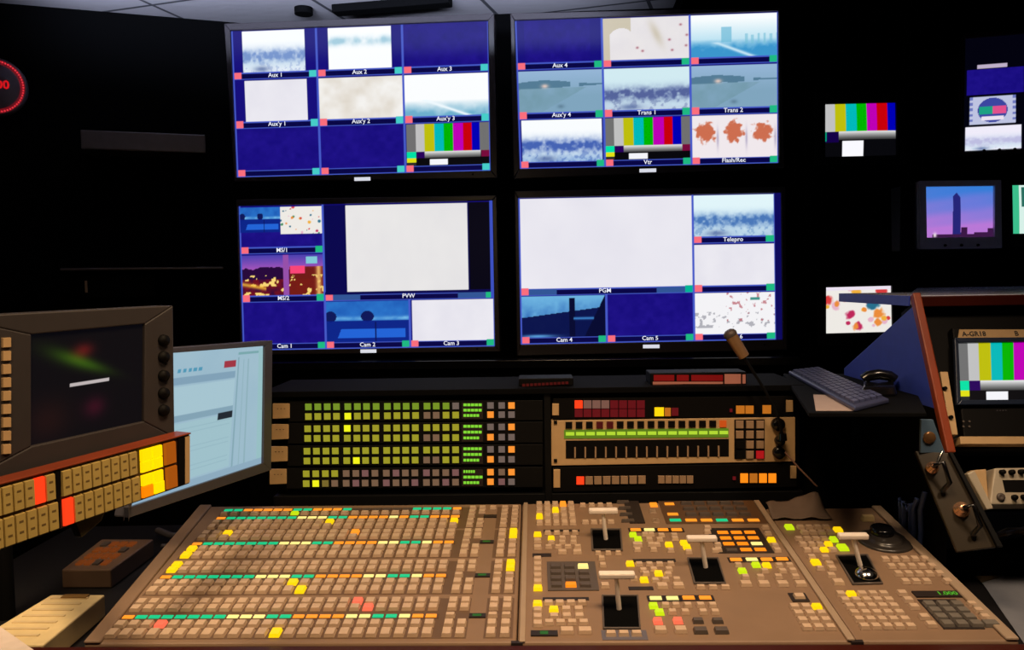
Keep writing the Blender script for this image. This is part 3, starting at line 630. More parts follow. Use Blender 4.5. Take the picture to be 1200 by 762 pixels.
text_mesh(K, q[0]-.035, (p[1]+q[1])/2, .0035, '1.000', .017, glow('led_green2', (80, 175, 45), .8), 'counter_digits', pR, bold=.0003)
p = K.loc(1106, 738); q = K.loc(1147, 703); x0 = p[0]; x1 = K.loc(1170, 738)[0]
strip(x0, p[1], x1-.022, q[1], DKREC, 'keypad_recess', .0015)
xs = [x0+.010+.0245*i for i in range(4)]; ys = [p[1]+.013+.0215*j for j in range(4)]
for j in range(4):
    for i in range(3): key(xs[i]+.002, ys[j], .020, .0175, mat('keypad_grey', (90, 85, 80), .4, lin_rgb=(.16, .14, .12)), 'keypad_key')
for j in range(1, 4): key(xs[3]+.004, ys[j], .016, .013)
key(xs[3]+.002, ys[0], .026, .0175, mat('keypad_grey', (90, 85, 80), .4), 'keypad_key')
# build the keys: the hundred that show largest of a kind are objects, the rest one mesh
byk = {}
for b in BUT: byk.setdefault(b[0], []).append(b)
for kind, L in byk.items():
    L.sort(key=lambda b: -(b[4]*b[5]/(1.35+b[3])**3))
    for b in L[:100]:
        a = MB(); hgt = .007 if b[0] != 'name_display' else .003
        a.box(K, b[2]-b[4]/2, b[3]-b[5]/2, b[2]+b[4]/2, b[3]+b[5]/2, .0006, hgt, b[6], .0016 if b[0] != 'name_display' else .0008); a.build(b[0], b[1])
    if len(L) > 100:
        a = MB()
        for b in L[100:]:
            hgt = .007 if b[0] != 'name_display' else .003
            a.box(K, b[2]-b[4]/2, b[3]-b[5]/2, b[2]+b[4]/2, b[3]+b[5]/2, .0006, hgt, b[6], .0016 if b[0] != 'name_display' else .0008)
        a.build(kind, console, kind='stuff')
print('BUTTONS', {k: len(v) for k, v in byk.items()})
# T levers
def lever(well, base, top, bar, panel, rail=None, lab=None):
    a = MB(); a.slab(K, well, .0, .0012, mat('well_black', (5, 5, 6), .8, lin_rgb=(.0015, .0015, .0015), spec=.05)); w_ = a.build('fader_well', panel)
    L = [K.loc(*p) for p in well]
    a = MB(); xs_ = [p[0] for p in L]; ys_ = [p[1] for p in L]
    a.ring(K, [(well[0][0]-2, well[0][1]-1), (well[1][0]+2, well[1][1]-1), (well[2][0]+2, well[2][1]+1.5), (well[3][0]-2, well[3][1]+1.5)], well, 0, .004, KEYD); a.build('well_frame', panel, .001)
    bu, bv = K.loc(*base); B = K.w(bu, bv, .002)
    fr = Fr(B, K.x, K.z)     # upright plane through the base
    tx, ty = fr.loc(*top); T = fr.w(tx, ty)
    a = MB(); a.cyl(B, T, .0048, .0042, WHITEK, 14); s_ = a.build('lever_shaft', panel)
    x0_, y0_ = fr.loc(*bar[0]); x1_, y1_ = fr.loc(*bar[1]); ym = (y0_+y1_)/2
    a = MB(); a.box(fr, x0_, ym-.0055, x1_, ym+.0055, -.008, .008, WHITEK); a.build('lever_handle', panel, .003)
lever([(694, 622), (726, 622), (728, 645), (695.5, 645)], (710, 633), (706.5, 601), [(690, 599), (724, 599)], pC)
lever([(707, 700), (746, 700), (749, 737), (708.5, 737)], (725.5, 715), (722, 676), [(701.5, 674), (744, 674)], pC)
lever([(807, 656), (840, 656), (849, 684), (815, 684)], (827, 666), (822, 634), [(804.5, 631.5), (840, 631.5)], pC)
lever([(981, 653), (1015, 652), (1033, 684), (1001, 685)], (1008, 664), (1000, 632), [(982, 629), (1017, 628)], pR)
a = MB(); u, v = K.loc(1015, 676); a.lathe(K.w(u, v, .002), K.z, [(.022, 0), (.022, .004), (.018, .010), (.010, .0145), (.0, .016)], CHROME, 28); a.build('trackball', pR, label='chrome dome in the lever well')
# jog wheel
u, v = K.loc(1037, 635)
a = MB(); a.lathe(K.w(u, v, 0), K.z, [(.055, 0), (.055, .004), (.048, .006), (.036, .004), (.034, .004), (.034, .008), (.026, .010), (0, .010)], mat('jog_black', (20, 18, 18), .3, lin_rgb=(.03, .025, .022)), 48); jw = a.build('jog_wheel', pR)
a = MB(); u, v = K.loc(1033, 630); a.lathe(K.w(u, v, .009), K.z, [(.024, 0), (.024, .012), (.021, .015), (0, .015)], GLOSSBLACK, 32); a.build('jog_knob', jw)
# lever surround rail
p = K.loc(706, 751); q = K.loc(757, 739); strip(p[0], p[1]+.001, q[0], q[1], GREYC, 'lever_rail', .0008)
for s_x, y0_ in ((uc0, None), (uc1, None)):
    a = MB(); a.box(K, s_x-.010, vB-.0035, s_x+.010, vB+.004, -.02, .0015, DKREC); a.build('seam_clip', console)

# ------------------------------------------------------------------ desk
DESKM = mat('desk_top', (60, 55, 55), .45, lin_rgb=(.012, .011, .012), bump=.05, spec=.2)
fy = K.w(0, vB, 0).y
desk = thing('control_desk', (0, 1.5, 0), 'long desk with a dark red wooden front edge carrying the switcher console', 'desk')
a = MB(); a.wbox(-1.25, 1.45, fy-.03, 2.25, DZ-.035, DZ-.0005, DESKM); a.build('desktop', desk, .004)
a = MB(); p0 = K.w(uL-.2, vB-.0015, -.001); p1 = K.w(1.0, vB-.0015, -.001); q0 = p0-V((0, .07, 0)); q1 = p1-V((0, .07, 0))
a.hexa([V((p.x, p.y, DZ-.04)) for p in (q0, q1, p1, p0)], [q0, q1, p1, p0], DKWOOD); a.build('front_edge', desk, .008, 'dark red wooden edge')
for x in (-1.1, 1.2):
    for y in (fy+.1, 2.1):
        a = MB(); a.wbox(x-.03, x+.03, y-.03, y+.03, 0, DZ-.035, BLACK); a.build('leg', desk)

# ------------------------------------------------------------------ equipment rack behind the console
RK = Fr((0, 1.98, 0), (math.cos(.025), -math.sin(.025), 0), (0, 0, 1))
rt = RK.loc(500, 462)[1]
hx0 = RK.loc(338, 500)[0]; hx1 = RK.loc(937, 500)[0]
a = MB()
a.box(RK, RK.loc(320, 520)[0], DZ, hx1+.01, rt, -.22, -.03, METALBLK)
a.box(RK, RK.loc(638, 520)[0], DZ, RK.loc(646, 520)[0], rt, -.03, .004, METALBLK)
a.box(RK, RK.loc(313, 520)[0]-.008, rt-.002, hx1+.01, rt+.012, -.24, .012, BLACK)
a.box(RK, RK.loc(318, 520)[0], DZ, hx1+.01, RK.loc(500, 580)[1], -.03, .0, METALBLK)
tag(a.build('rack_housing', bevel=.002), 'low black rack housing behind the switcher holding the button panels', 'rack')
YG = glow('key_olive', (150, 148, 38), .9); YG2 = glow('key_green', (112, 142, 36), .9); LY = glow('key_bright_lime', (222, 226, 24), 1.1); BR = glow('key_brown', (118, 92, 72), .8)
GK = glow('key_grey', (112, 98, 92), .75); PK = glow('key_pinkish', (120, 84, 84), .8); OR2 = glow('key_orange2', (235, 140, 48), 1.0); OLD = glow('key_olive_dim', (120, 105, 45), .8)
xs1 = [361.4, 372.4, 383.5, 394.3, 407.6, 418.8, 429.5, 440.8, 454, 465.2, 476, 487, 500.4, 511.2, 522.7, 534]
rows = [((477, 488.4), (475.9, 486.6)), ((502.7, 514), (501, 513)), ((529, 540.4), (527.3, 539)), ((555.5, 567), (554, 565.3))]
labs = ['uppermost of the four router panels, a bright key fifth in its lower row', 'second router panel from the top, a bright key fifth in its upper row',
        'third router panel from the top, a bright key sixth in its lower row', 'lowest router panel, most of its keys unlit brown']
GDISP = glow('disp_green', (120, 205, 50), 1.0)
for k in range(4):
    (l1, l2), (r1, r2) = rows[k]
    yt = (l1+r1)/2-6.5; ybt = (l2+r2)/2+6.0
    c = RK.loc(480, ybt); t = thing('router_panel', RK.w(c[0], c[1], -.02), labs[k], 'control panel', 'router control panels left of the rack')
    sh = -k*.8
    a = MB(); a.slab(RK, [(338+sh, l1-6.6), (636, r1-6.6), (636, r2+6), (338+sh, l2+6)], -.028, 0, METALBLK); a.build('faceplate', t, .001)
    for r, (ya, yb_) in enumerate(((l1, r1), (l2, r2))):
        for i in range(16):
            px = xs1[i]-k*.85*(1-i/16); py = ya+(yb_-ya)*(i/15)
            if k < 3:
                mm = YG2 if (k == 0 and r == 0) else YG
                if r == 1 and i in (12, 13): mm = BR
                if (k, r, i) in ((0, 1, 4), (1, 0, 4), (2, 1, 5)): mm = LY
                if (k, r, i) == (0, 0, 15): mm = GK
            else:
                mm = YG if (r == 0 and i < 4) or (r == 1 and i == 0) else (LY if (r == 1 and i == 1) else (OLD if r == 1 and i == 2 else (BR if (i+r) % 3 else PK)))
            x, y = RK.loc(px, py); a = MB(); a.box(RK, x-.0082, y-.0082, x+.0082, y+.0082, 0, .004, mm, .0012); a.build('push_button', t)
        for i, px in enumerate((574.8, 587.9, 599.4)):
            py = yb_-.5; x, y = RK.loc(px, py)
            mm = (GK, GK, OR2) if r == 0 else (OR2, GK, GK)
            if k == 3: mm = (OR2, BR, OR2) if r == 0 else (OR2, PK, GK)
            a = MB(); a.box(RK, x-.0080, y-.0080, x+.0080, y+.0080, 0, .004, mm[i], .0012); a.build('function_button', t)
    a = MB(); a.slab(RK, [(541, r1-4), (566, r1-4), (566, r2+4.5), (541, r2+4.5)], 0, .002, DKREC); ds = a.build('text_display', t)
    m_ = MB()
    for q in range(3):
        yy = r1-1.5+q*(r2-r1+3)/2.2; w_ = (22, 22, 19)[q] if k < 3 else (14, 23, 19)[q]; x = 543.2
        n_ = 5
        for s_ in range(n_):
            xa = x+s_*w_/n_; m_.slab(RK, [(xa, yy-1.5), (xa+w_/n_-.7, yy-1.5), (xa+w_/n_-.7, yy+1.6), (xa, yy+1.6)], .002, .0025, GDISP)
    m_.build('display_text', ds)
    x0_ = 316+(3-k)*1.2; yy = (473, 497.5, 523.5, 550)[k]
    a = MB(); a.slab(RK, [(x0_, yy), (x0_+20, yy), (x0_+20, yy+17), (x0_, yy+18)], -.006, .001, TAN); lp = a.build('label_plate', t, .001, 'tan plate at the left end')
    x, y = RK.loc(x0_+10, yy+5.5); text_mesh(RK, x, y, .0015, '- - -', .014, BLACK, 'printed_marks', lp)
# right-hand rack units
def unit(q, label, body, cat='control panel'):
    L = [RK.loc(*p) for p in q]; t = thing('rack_unit', RK.w((L[2][0]+L[3][0])/2, min(L[2][1], L[3][1]), -.02), label, cat)
    a = MB(); a.slab(RK, q, -.028, 0, body); a.build('faceplate', t, .0012); return t
def pb(t, x0, y0, x1, y1, m, name='push_button', h=.004, z=0):
    a = MB(); a.slab(RK, [(x0, y0), (x1, y0), (x1, y1), (x0, y1)], z, z+h, m, .08); return a.build(name, t)
DR = glow('dark_red_cell', (92, 12, 20), .9); GW = glow('grey_cell', (120, 85, 75), .8); TANK = mat('tan_key', (170, 120, 80), .5, lin_rgb=(.36, .23, .14)); OKEY = glow('dim_orange', (190, 110, 30), .8)
BL2 = mat('unit_black', (12, 10, 10), .6, lin_rgb=(.003, .0025, .0025), spec=.12)
t = unit([(648, 467), (930, 464), (930, 488), (648, 491.5)], 'top rack unit with a block of dark red cells and one glowing amber key', BL2)
for r in range(2):
    for i in range(8):
        mm = HOT if (r, i) == (0, 0) else (GW if r == 0 and i < 4 else DR)
        x = 673+i*10.4; y = 469.3+r*10.2; pb(t, x+.4, y, x+9.8, y+9.5, mm, 'status_cell', .002)
pb(t, 767, 477.5, 778, 488, GOLD); pb(t, 779, 478, 786, 488, OKEY); pb(t, 787, 478, 795, 487.5, DR)
pb(t, 855, 479, 858, 483, DR, 'indicator'); pb(t, 862.5, 475.5, 872.5, 485, OKEY); pb(t, 873.5, 475.5, 883, 485, OKEY); pb(t, 893.5, 475, 903.5, 485, OKEY)
for (x0_, y0_, x1_, y1_) in ((647, 473, 655, 487), (921, 469, 929, 483)): pb(t, x0_, y0_, x1_, y1_, TAN, 'rack_ear', .003)
t = unit([(646, 493), (932, 489), (932, 541), (646, 546)], 'tan rack unit with a green display strip above a row of level slots', TAN)
GDK = glow('strip_green', (95, 130, 30), .7)
a = MB(); a.slab(RK, [(661, 504), (853.5, 502), (853.5, 512.5), (661, 514)], 0, .0015, GDK); g_ = a.build('display_strip', t)
m_ = MB()
for i in range(16):
    x = 663+i*12.0; y = 508.4-.1*i; m_.slab(RK, [(x, y-2), (x+10, y-2), (x+10, y+2), (x, y+2)], .0015, .002, GSEG)
m_.build('display_characters', g_)
for i in range(16):
    x = 666.6+i*12.04; y = 498.5-.12*i
    mm = BL2 if i not in (3, 4, 15) else (glow('dull_red', (70, 12, 14), .8) if i < 15 else glow('dull_orange', (190, 75, 20), .9))
    pb(t, x-4, y-4, x+4, y+4, mm, 'toggle_button')
a = MB(); a.slab(RK, [(663, 516.5), (854, 514.5), (854, 535), (663, 537.5)], 0, .001, BL2); sl = a.build('slot_block', t)
m_ = MB()
for i in range(15):
    x = 673.8+i*12.0; m_ = MB(); m_.slab(RK, [(x-.9, 524-.12*i), (x+.9, 524-.12*i), (x+.9, 536.5-.12*i), (x-.9, 536.5-.12*i)], .001, .004, TANK); m_.build('slot_divider', sl)
a = MB(); a.slab(RK, [(860.5, 492), (896, 491.5), (896, 537.5), (860.5, 538)], 0, .001, BL2); kpd = a.build('keypad', t)
for j in range(4):
    for i in range(3):
        x = 866.5+i*12; y = 497.5+j*11.8; mm = TANK
        if i == 0 and j > 1: mm = BL2
        if (i, j) == (2, 3): mm = glow('keypad_red', (165, 18, 24), .9)
        a = MB(); a.slab(RK, [(x-4.6, y-4.6), (x+4.6, y-4.6), (x+4.6, y+4.6), (x-4.6, y+4.6)], .001, .005, mm, .1); a.build('keypad_key', kpd)
for (x, y, r) in ((911, 497, .016), (913, 516, .012), (912, 530, .015)):
    X_, Y_ = RK.loc(x, y); a = MB(); a.lathe(RK.w(X_, Y_, 0), RK.z, [(r, 0), (r, .012), (r*.8, .016), (0, .016)], GLOSSBLACK, 24); a.build('control_knob', t)
for y in (496, 541): pb(t, 649, y-3, 653, y+1, BL2, 'rack_screw', .003)
t = unit([(648, 548), (934, 543), (934, 571), (648, 577)], 'bottom rack unit with one glowing red key and four orange keys', BL2)
for i in range(8): pb(t, 675.5+i*10.3, 558.5-.15*i, 684.5+i*10.3, 568-.15*i, HOT if i == 0 else TANK)
for i in range(5): pb(t, 771+i*8.4, 557.5, 778.7+i*8.4, 566.5, TANK)
pb(t, 858.5, 558.5, 862, 562.5, DR, 'indicator')
for i, mm in enumerate((ORG, OKEY, ORG, ORG)): pb(t, 867.5+i*11, 555, 876.5+i*11, 566, mm)
for (x0_, y0_, x1_, y1_) in ((648.5, 550, 656.5, 572), (926, 546, 933, 561)): pb(t, x0_, y0_, x1_, y1_, TAN, 'rack_ear', .003)

# small red boxes standing on the housing
S2 = Fr((0, 2.01, 0), RK.x, (0, 0, 1))
yb0 = rt+.0125
def sitbox(name, x0, y0, x1, y1, label, cat, body):
    a0 = S2.loc(x0, y0); a1 = S2.loc(x1, y1); t = thing(name, S2.w((a0[0]+a1[0])/2, yb0, -.04), label, cat)
    a = MB(); a.box(S2, a0[0], yb0, a1[0], a0[1], -.08, 0, body); a.build('casing', t, .002); return t, a0, a1
t, a0, a1 = sitbox('status_display', 762, 437.5, 875, 454, 'red and tan lit status box on the rack housing under the wall monitors', 'display box', BL2)
S2b = S2
def sb(x0, y0, x1, y1, m, nm='status_cell'):
    a = MB(); a.slab(S2, [(x0, y0), (x1, y0), (x1, y1), (x0, y1)], 0, .002, m); a.build(nm, t)
RD = glow('status_red', (120, 12, 12), .8); RT_ = glow('status_tan', (165, 95, 70), .7)
for x0, x1 in ((766, 790), (793, 807), (810, 847)): sb(x0, 439.5, x1, 446.5, RD)
sb(849, 438.5, 868, 453, RT_); sb(870, 439, 873.5, 453, RT_); sb(765, 447.5, 847, 450, RT_, 'status_bar'); sb(765, 450.5, 829, 453, RT_, 'status_bar')
t, a0, a1 = sitbox('status_display', 608, 444, 672, 455, 'faint dark red display box on the housing, between the two racks', 'display box', BL2)
a = MB(); RD2 = glow('faint_red', (70, 10, 10), .8)
for i in range(12): x = 612+i*4.6; a.slab(S2, [(x, 450-.25*i), (x+3.4, 450-.25*i), (x+3.4, 453-.25*i), (x, 453-.25*i)], 0, .002, RD2)
a.build('display_text', t)

# gooseneck microphone clamped by the right rack
MF = Fr((0, 1.93, 0), (1, 0, 0), (0, 0, 1))
def mp(px, py, dz=0): x, y = MF.loc(px, py); return MF.w(x, y, dz)
mic = thing('gooseneck_microphone', mp(917, 514), 'thin gooseneck microphone with a brown head rising in front of the lower right monitor', 'microphone')
P = [(917, 512), (912, 490), (905, 473), (895, 455), (886, 441), (878, 428), (871, 417)]
a = MB(); a.tube([mp(*p) for p in P], .0035, METALBLK, 10); a.build('gooseneck', mic)
a = MB(); a.cyl(mp(872, 418), mp(857, 394), .013, .015, mat('mic_bronze', (150, 100, 60), .35, .4, lin_rgb=(.35, .20, .10)), 20); a.build('microphone_head', mic, .002)
a = MB(); a.lathe(mp(857, 394), mp(857, 394)-mp(872, 418), [(.0155, 0), (.0165, .006), (.014, .012), (.008, .016), (0, .0165)], mat('mic_grille', (70, 60, 60), .5, .3, lin_rgb=(.10, .075, .07)), 24); a.build('microphone_grille', mic)
a = MB(); a.cyl(mp(917, 516), mp(917, 508), .011, .009, GLOSSBLACK); a.build('mount', mic)
ROD = mat('rod_copper', (150, 100, 80), .4, .3, lin_rgb=(.32, .18, .14))
a = MB(); a.tube([mp(920, 530), mp(935, 548, .01), mp(954, 568, .02)], .0022, ROD, 8); tag(a.build('headset_boom'), 'thin coppery rod leaning from the right end of the tan rack unit', 'rod')

# ------------------------------------------------------------------ keyboard shelf beside the turret
KZ = 1.20
HS = Fr((0, 1.8, KZ-.0125), (1, 0, 0), (0, 1, 0))
sh_ = thing('keyboard_shelf', (.80, 1.9, KZ-.04), 'black shelf fixed to the sloping blue side, carrying the keyboard', 'shelf')
a = MB(); a.slab(HS, [(918, 438), (1064, 438), (1086, 484), (948, 484)], -.009, 0, BLACK); a.build('shelf_board', sh_, .002)
a = MB(); a.wbox(.74, .86, 2.05, 2.17, DZ, KZ-.04, BLACK); a.build('support_leg', sh_)
HK = Fr((0, 1.8, KZ), (1, 0, 0), (0, 1, 0))
kb = thing('computer_keyboard', HK.w(*HK.loc(970, 455), -.015), 'bluish grey computer keyboard lying askew on the black shelf', 'keyboard')
kq = [(924, 434), (960, 430), (1042, 466), (1002, 476)]
KBM = mat('keyboard_grey', (90, 95, 120), .4, lin_rgb=(.04, .045, .10)); KBK = mat('keyboard_key', (120, 125, 150), .4, lin_rgb=(.07, .08, .17))
a = MB(); a.slab(HK, kq, -.012, -.002, KBM); a.build('keyboard_body', kb, .003)
Lq = [np.array(HK.loc(*p)) for p in kq]
a = MB()
for j in range(5):
    for i in range(16):
        def pt(u, v): return Lq[0]*(1-u)*(1-v)+Lq[1]*u*(1-v)+Lq[2]*u*v+Lq[3]*(1-u)*v
        u0_ = .08+j*.17; v0_ = .04+i*.058; c4 = [pt(u0_, v0_+.047), pt(u0_+.14, v0_+.047), pt(u0_+.14, v0_), pt(u0_, v0_)]
        a.hexa([HK.w(*c, -.002) for c in c4], [HK.w(*c, .004) for c in c4], KBK)
a.build('keyboard_keys', kb)
ph = thing('desk_telephone', HK.w(*HK.loc(1035, 452), -.015), 'dark telephone handset lump against the blue side panel', 'telephone')
a = MB(); a.slab(HK, [(1012, 446), (1046, 444), (1052, 458), (1008, 460)], -.012, .010, GLOSSBLACK, .12); a.build('telephone_base', ph, .006)
a = MB(); q0 = HK.w(*HK.loc(1012, 452), .014); q1 = HK.w(*HK.loc(1048, 452), .014); a.tube([q0, q0+(q1-q0)*.15+V((0, 0, .008)), q0+(q1-q0)*.5+V((0, 0, .012)), q0+(q1-q0)*.85+V((0, 0, .008)), q1], .012, GLOSSBLACK, 12); a.build('handset', ph)
a = MB(); a.slab(HS, [(953, 463), (990, 464), (1003, 482), (956, 482)], .0002, .001, mat('note_paper', (200, 170, 150), .8, lin_rgb=(.34, .26, .24)))
tag(a.build('paper_note'), 'cream paper note lying half under the computer keyboard', 'paper')

# ------------------------------------------------------------------ turret on the right
TX = .88; TS = .88/.805
TF = Fr((TX, 1.64, 1.099), (1, 0, 0), (0, .146, .314))
BLUEP = mat('blue_laminate', (60, 80, 160), .5, lin_rgb=(.04, .075, .50))
tur = thing('equipment_turret', (1.1, 1.9, DZ), 'wooden edged equipment turret with a sloping blue side on the right', 'cabinet')
ylen = math.hypot(.146, .314)
a = MB(); pts = [(TX, 1.772, 1.384), (TX, 2.144, 1.205), (TX, 2.144, 1.17), (TX, 1.676, 1.17)]
a.prism(pts, (.014, 0, 0), BLUEP); a.build('side_panel', tur, .001, 'blue laminate side')
a = MB(); a.prism([(TX, 2.144, 1.169), (TX, 2.144, DZ), (TX, 1.66, DZ), (TX, 1.64, 1.09), (TX, 1.676, 1.169)], (.014, 0, 0), BLACK); a.build('side_panel_shade', tur)  # lower side painted black for its fade into shade
a = MB(); a.box(TF, -.002, -.015, .016, ylen-.006, -.008, .010, WOOD); a.build('wooden_upright', tur, .003, 'red brown wooden post')
a = MB(); a.wbox(TX-.002, 1.6, 1.785, 2.165, 1.384, 1.404, mat('turret_top', (120, 120, 140), .12, lin_rgb=(.7, .72, .85))); a.build('top_board', tur, .002)  # pale bluish colour stands in for reflected screen light on the board
a = MB(); a.wbox(TX+.004, 1.6, 1.770, 1.785, 1.380, 1.403, DKWOOD); a.build('wooden_top_edge', tur, .002)
a = MB(); a.wbox(TX-.006, TX-.002, 1.785, 2.165, 1.382, 1.404, BLUEP); a.build('edge_band', tur)
a = MB(); a.prism([(1.07, 2.17, 1.384), (2.1, 2.17, 1.384), (2.1, 2.88, 1.384), (1.44, 2.88, 1.384)], (0, 0, .02), MATS['turret_top']); a.build('rear_board', tur, .002)
a = MB(); a.box(TF, .02, 0, .75, ylen-.01, -.10, -.03, BL2); a.build('rack_back', tur)
rm = thing('rack_monitor', TF.w(.25, .0, -.02), 'turret monitor showing colour bars under a strip of masking tape', 'monitor')
a = MB(); a.slab(TF, [(1118, 382), (1290, 382), (1290, 512), (1132, 512)], -.028, -.008, BL2); a.build('monitor_body', rm, .003)
scrq = [(1123, 402), (1240, 400), (1240, 468), (1126, 469)]
BGL = mat('bezel_glow_tint', (20, 40, 70), .3, lin_rgb=(.012, .02, .045))  # blackish bezel, the screen's blue glow put into its colour
a = MB(); a.ring(TF, [(1118, 396), (1248, 395), (1248, 474), (1121, 475)], scrq, -.008, .002, BGL); a.build('bezel', rm, .002)
def pb2(cv): cv.pic(0, 0, 1, 1, p_bars)
cv = Cv(140, 90, (0, 0, 0)); pb2(cv); screen_mesh(TF, scrq, cv, 'screen', rm, z=-.005)
a = MB(); a.slab(TF, [(1126, 385), (1260, 385), (1260, 396), (1124, 396.5)], -.008, -.006, mat('masking_tape', (190, 150, 90), .7, lin_rgb=(.42, .27, .13))); tp = a.build('masking_tape', rm, label='strip of masking tape with handwriting')
INK = mat('ink_black', (10, 8, 8), .6)
x, y = TF.loc(1143, 390.5); text_mesh(TF, x, y, -.0055, 'A-GR18', .0155, INK, 'handwriting', tp, bold=.0004); x, y = TF.loc(1193, 390); text_mesh(TF, x, y, -.0055, 'B', .0155, INK, 'handwriting', tp, bold=.0004)
x, y = TF.loc(1176, 479.5); text_mesh(TF, x, y, -.0075, '- - - -', .010, GREYC, 'printed_marks', rm)
a = MB()
for i in range(2):
    for j in range(2): x, y = TF.loc(1131+i*7, 493+j*6); a.cyl(TF.w(x, y, -.008), TF.w(x, y, -.006), .0022, .0022, KEYD, 8)
a.build('panel_holes', rm)
a = MB(); a.slab(TF, [(1103, 435), (1112, 435), (1124, 509), (1115, 509)], -.03, -.004, TAN); tag_e = a.build('rack_ear', rm, .001, 'brassy strip left of the screen')
for (x_, y_) in ((1108, 455), (1115, 489)):
    x, y = TF.loc(x_, y_); a = MB(); a.cyl(TF.w(x, y, -.004), TF.w(x, y, .001), .005, .004, GLOSSBLACK, 12); a.build('screw', rm)
a = MB(); a.slab(TF, [(1126, 511), (1290, 511), (1290, 520), (1127, 520)], -.03, -.004, TAN); a.build('lower_rail', rm, .001, 'brassy rail below the screen')
# bracket + screw under the upright
UF = Fr((0, 1.63, 0), (1, 0, 0), (0, 0, 1))
br = thing('hinge_bracket', UF.w(*UF.loc(1092, 530), -.01), 'blue grey metal bracket with a round screw below the wooden post', 'bracket')
a = MB(); a.slab(UF, [(1080, 492), (1094, 492), (1108, 531), (1079, 531)], -.008, -.001, mat('bracket_blue', (90, 120, 150), .4, .3, lin_rgb=(.12, .2, .3))); a.build('plate', br, .001)
x, y = UF.loc(1089, 513); a = MB(); a.lathe(UF.w(x, y, -.001), UF.z, [(.0125, 0), (.0125, .003), (.010, .005), (0, .005)], mat('screw_brass', (150, 110, 70), .35, .6), 24); a.build('screw_head', br)
# lower bay: sloping side plate with two jacks
LF = Fr((.907, 1.55, .96), (1, -.28, 0), (-.0, .16, .32))
lb = thing('jack_plate', LF.w(*LF.loc(1128, 645), -.01), 'dark bronze sloping side plate with two glinting jacks', 'panel')
BRZ = mat('bronze_plate', (60, 50, 35), .35, .3, lin_rgb=(.045, .034, .022))
a = MB(); a.slab(LF, [(1084, 534), (1124, 532), (1166, 640), (1118, 652)], -.012, 0, BRZ); a.build('plate', lb, .002)
a = MB(); a.slab(LF, [(1122, 533), (1127, 533), (1171, 640), (1164, 641)], -.004, .010, METALBLK); a.build('plate_flange', lb, .001)
COP = mat('copper', (220, 150, 100), .25, .8, lin_rgb=(.75, .42, .25))
for (x_, y_, r) in ((1101, 553, .012), (1129, 600, .015)):
    x, y = LF.loc(x_, y_); a = MB(); a.lathe(LF.w(x, y, 0), LF.z, [(r, 0), (r, .006), (r*.7, .008), (r*.7, .02), (r*.4, .024), (0, .024)], COP, 24); j_ = a.build('jack_socket', lb)
    a = MB(); b_ = LF.w(x, y, .024); a.tube([b_, b_+V((.01, -.015, .01)), b_+V((.02, -.02, -.03)), b_+V((.01, -.01, -.05))], .005, GLOSSBLACK, 10); a.build('jack_plug', j_)
a = MB(); x, y = LF.loc(1100, 556); b_ = LF.w(x, y, .006); a.tube([b_, LF.w(*LF.loc(1108, 545), .012), LF.w(*LF.loc(1114, 533), .012)], .0025, CHROME, 8); a.build('jack_cable', lb)
# silver unit
SF = Fr((1.04, 1.60, .96), (1, -.02, 0), (0, .12, .3))
su = thing('audio_unit', SF.w(*SF.loc(1185, 600), -.04), 'silvery beige unit with small knobs and a black window at the right edge', 'audio device')
SILV = mat('silver_beige', (190, 175, 150), .4, .1, lin_rgb=(.50, .43, .33))
q_ = [(1166, 549), (1290, 546), (1290, 590), (1160, 592)]
a = MB(); a.slab(SF, q_, -.09, 0, SILV); a.build('casing', su, .003)
a = MB(); a.slab(SF, [(1175, 563), (1290, 562), (1290, 576), (1178, 577)], 0, .001, BL2); a.build('display_window', su)
for i, (x_, y_) in enumerate(((1174, 554), (1185, 554), (1196, 553.5), (1188, 583.5), (1199, 583))):
    x, y = SF.loc(x_, y_); a = MB(); a.lathe(SF.w(x, y, 0), SF.z, [(.0055, 0), (.005, .009), (0, .009)], BL2, 16); a.build('knob', su)
x, y = SF.loc(1172.5, 583); a = MB(); a.lathe(SF.w(x, y, 0), SF.z, [(.008, 0), (.008, .004), (.004, .005), (0, .003)], KEYD, 20); a.build('socket', su)
a = MB(); a.slab(SF, [(1132, 556), (1141, 552), (1163, 597), (1155, 598)], -.02, .006, SILV); a.build('mounting_ear', su, .002)
a = MB(); a.slab(SF, [(1141, 551), (1160, 549), (1163, 588), (1158, 597)], -.03, -.012, TAN); a.build('side_flange', su, .002)
# cable bundle and dark box under it
bx = MB(); hz_ = DZ+.10
bx.wbox(.93, 1.50, 1.75, 2.0, DZ, DZ+.065, BLACK); tag(bx.build('equipment_box', bevel=.006), 'low black box standing on the desk right of the console', 'box')
CABL = mat('cable_grey', (120, 110, 120), .3, .2, lin_rgb=(.22, .18, .2)); a = MB()
def dp(px, py, z): return hit(px, py, V((0, 0, z)), V((0, 0, 1)))
r = random.Random(3); base_ = [(1135, 637), (1150, 636), (1165, 628), (1180, 624), (1200, 622), (1225, 622)]
HZ = DZ+.070
for k in range(6):
    a.tube([dp(x, y+r.uniform(-3, 3), HZ+r.uniform(0, .018)) for x, y in base_], .0045, CABL if k % 2 else TANK, 8)
tag(a.build('cable_bundle'), 'loose bundle of shiny cables lying on the low black box', 'cables')
a = MB()
for k in range(5):
    y_ = 1.695+k*.022; x_ = .868-.004*(k % 2)
    a.tube([(x_, y_, .99-.02*k), (x_-.006, y_+.004, .95), (x_, y_+.012, .90), (x_-.004, y_+.02, DZ+.03), (x_-.01, y_+.03, DZ+.007)], .0058, mat('blue_cable', (50, 65, 110), .4, lin_rgb=(.05, .08, .22)), 8)
tag(a.build('cable_bundle'), 'dark blue cables hanging beside the jack plate, behind the right edge of the console', 'cables')
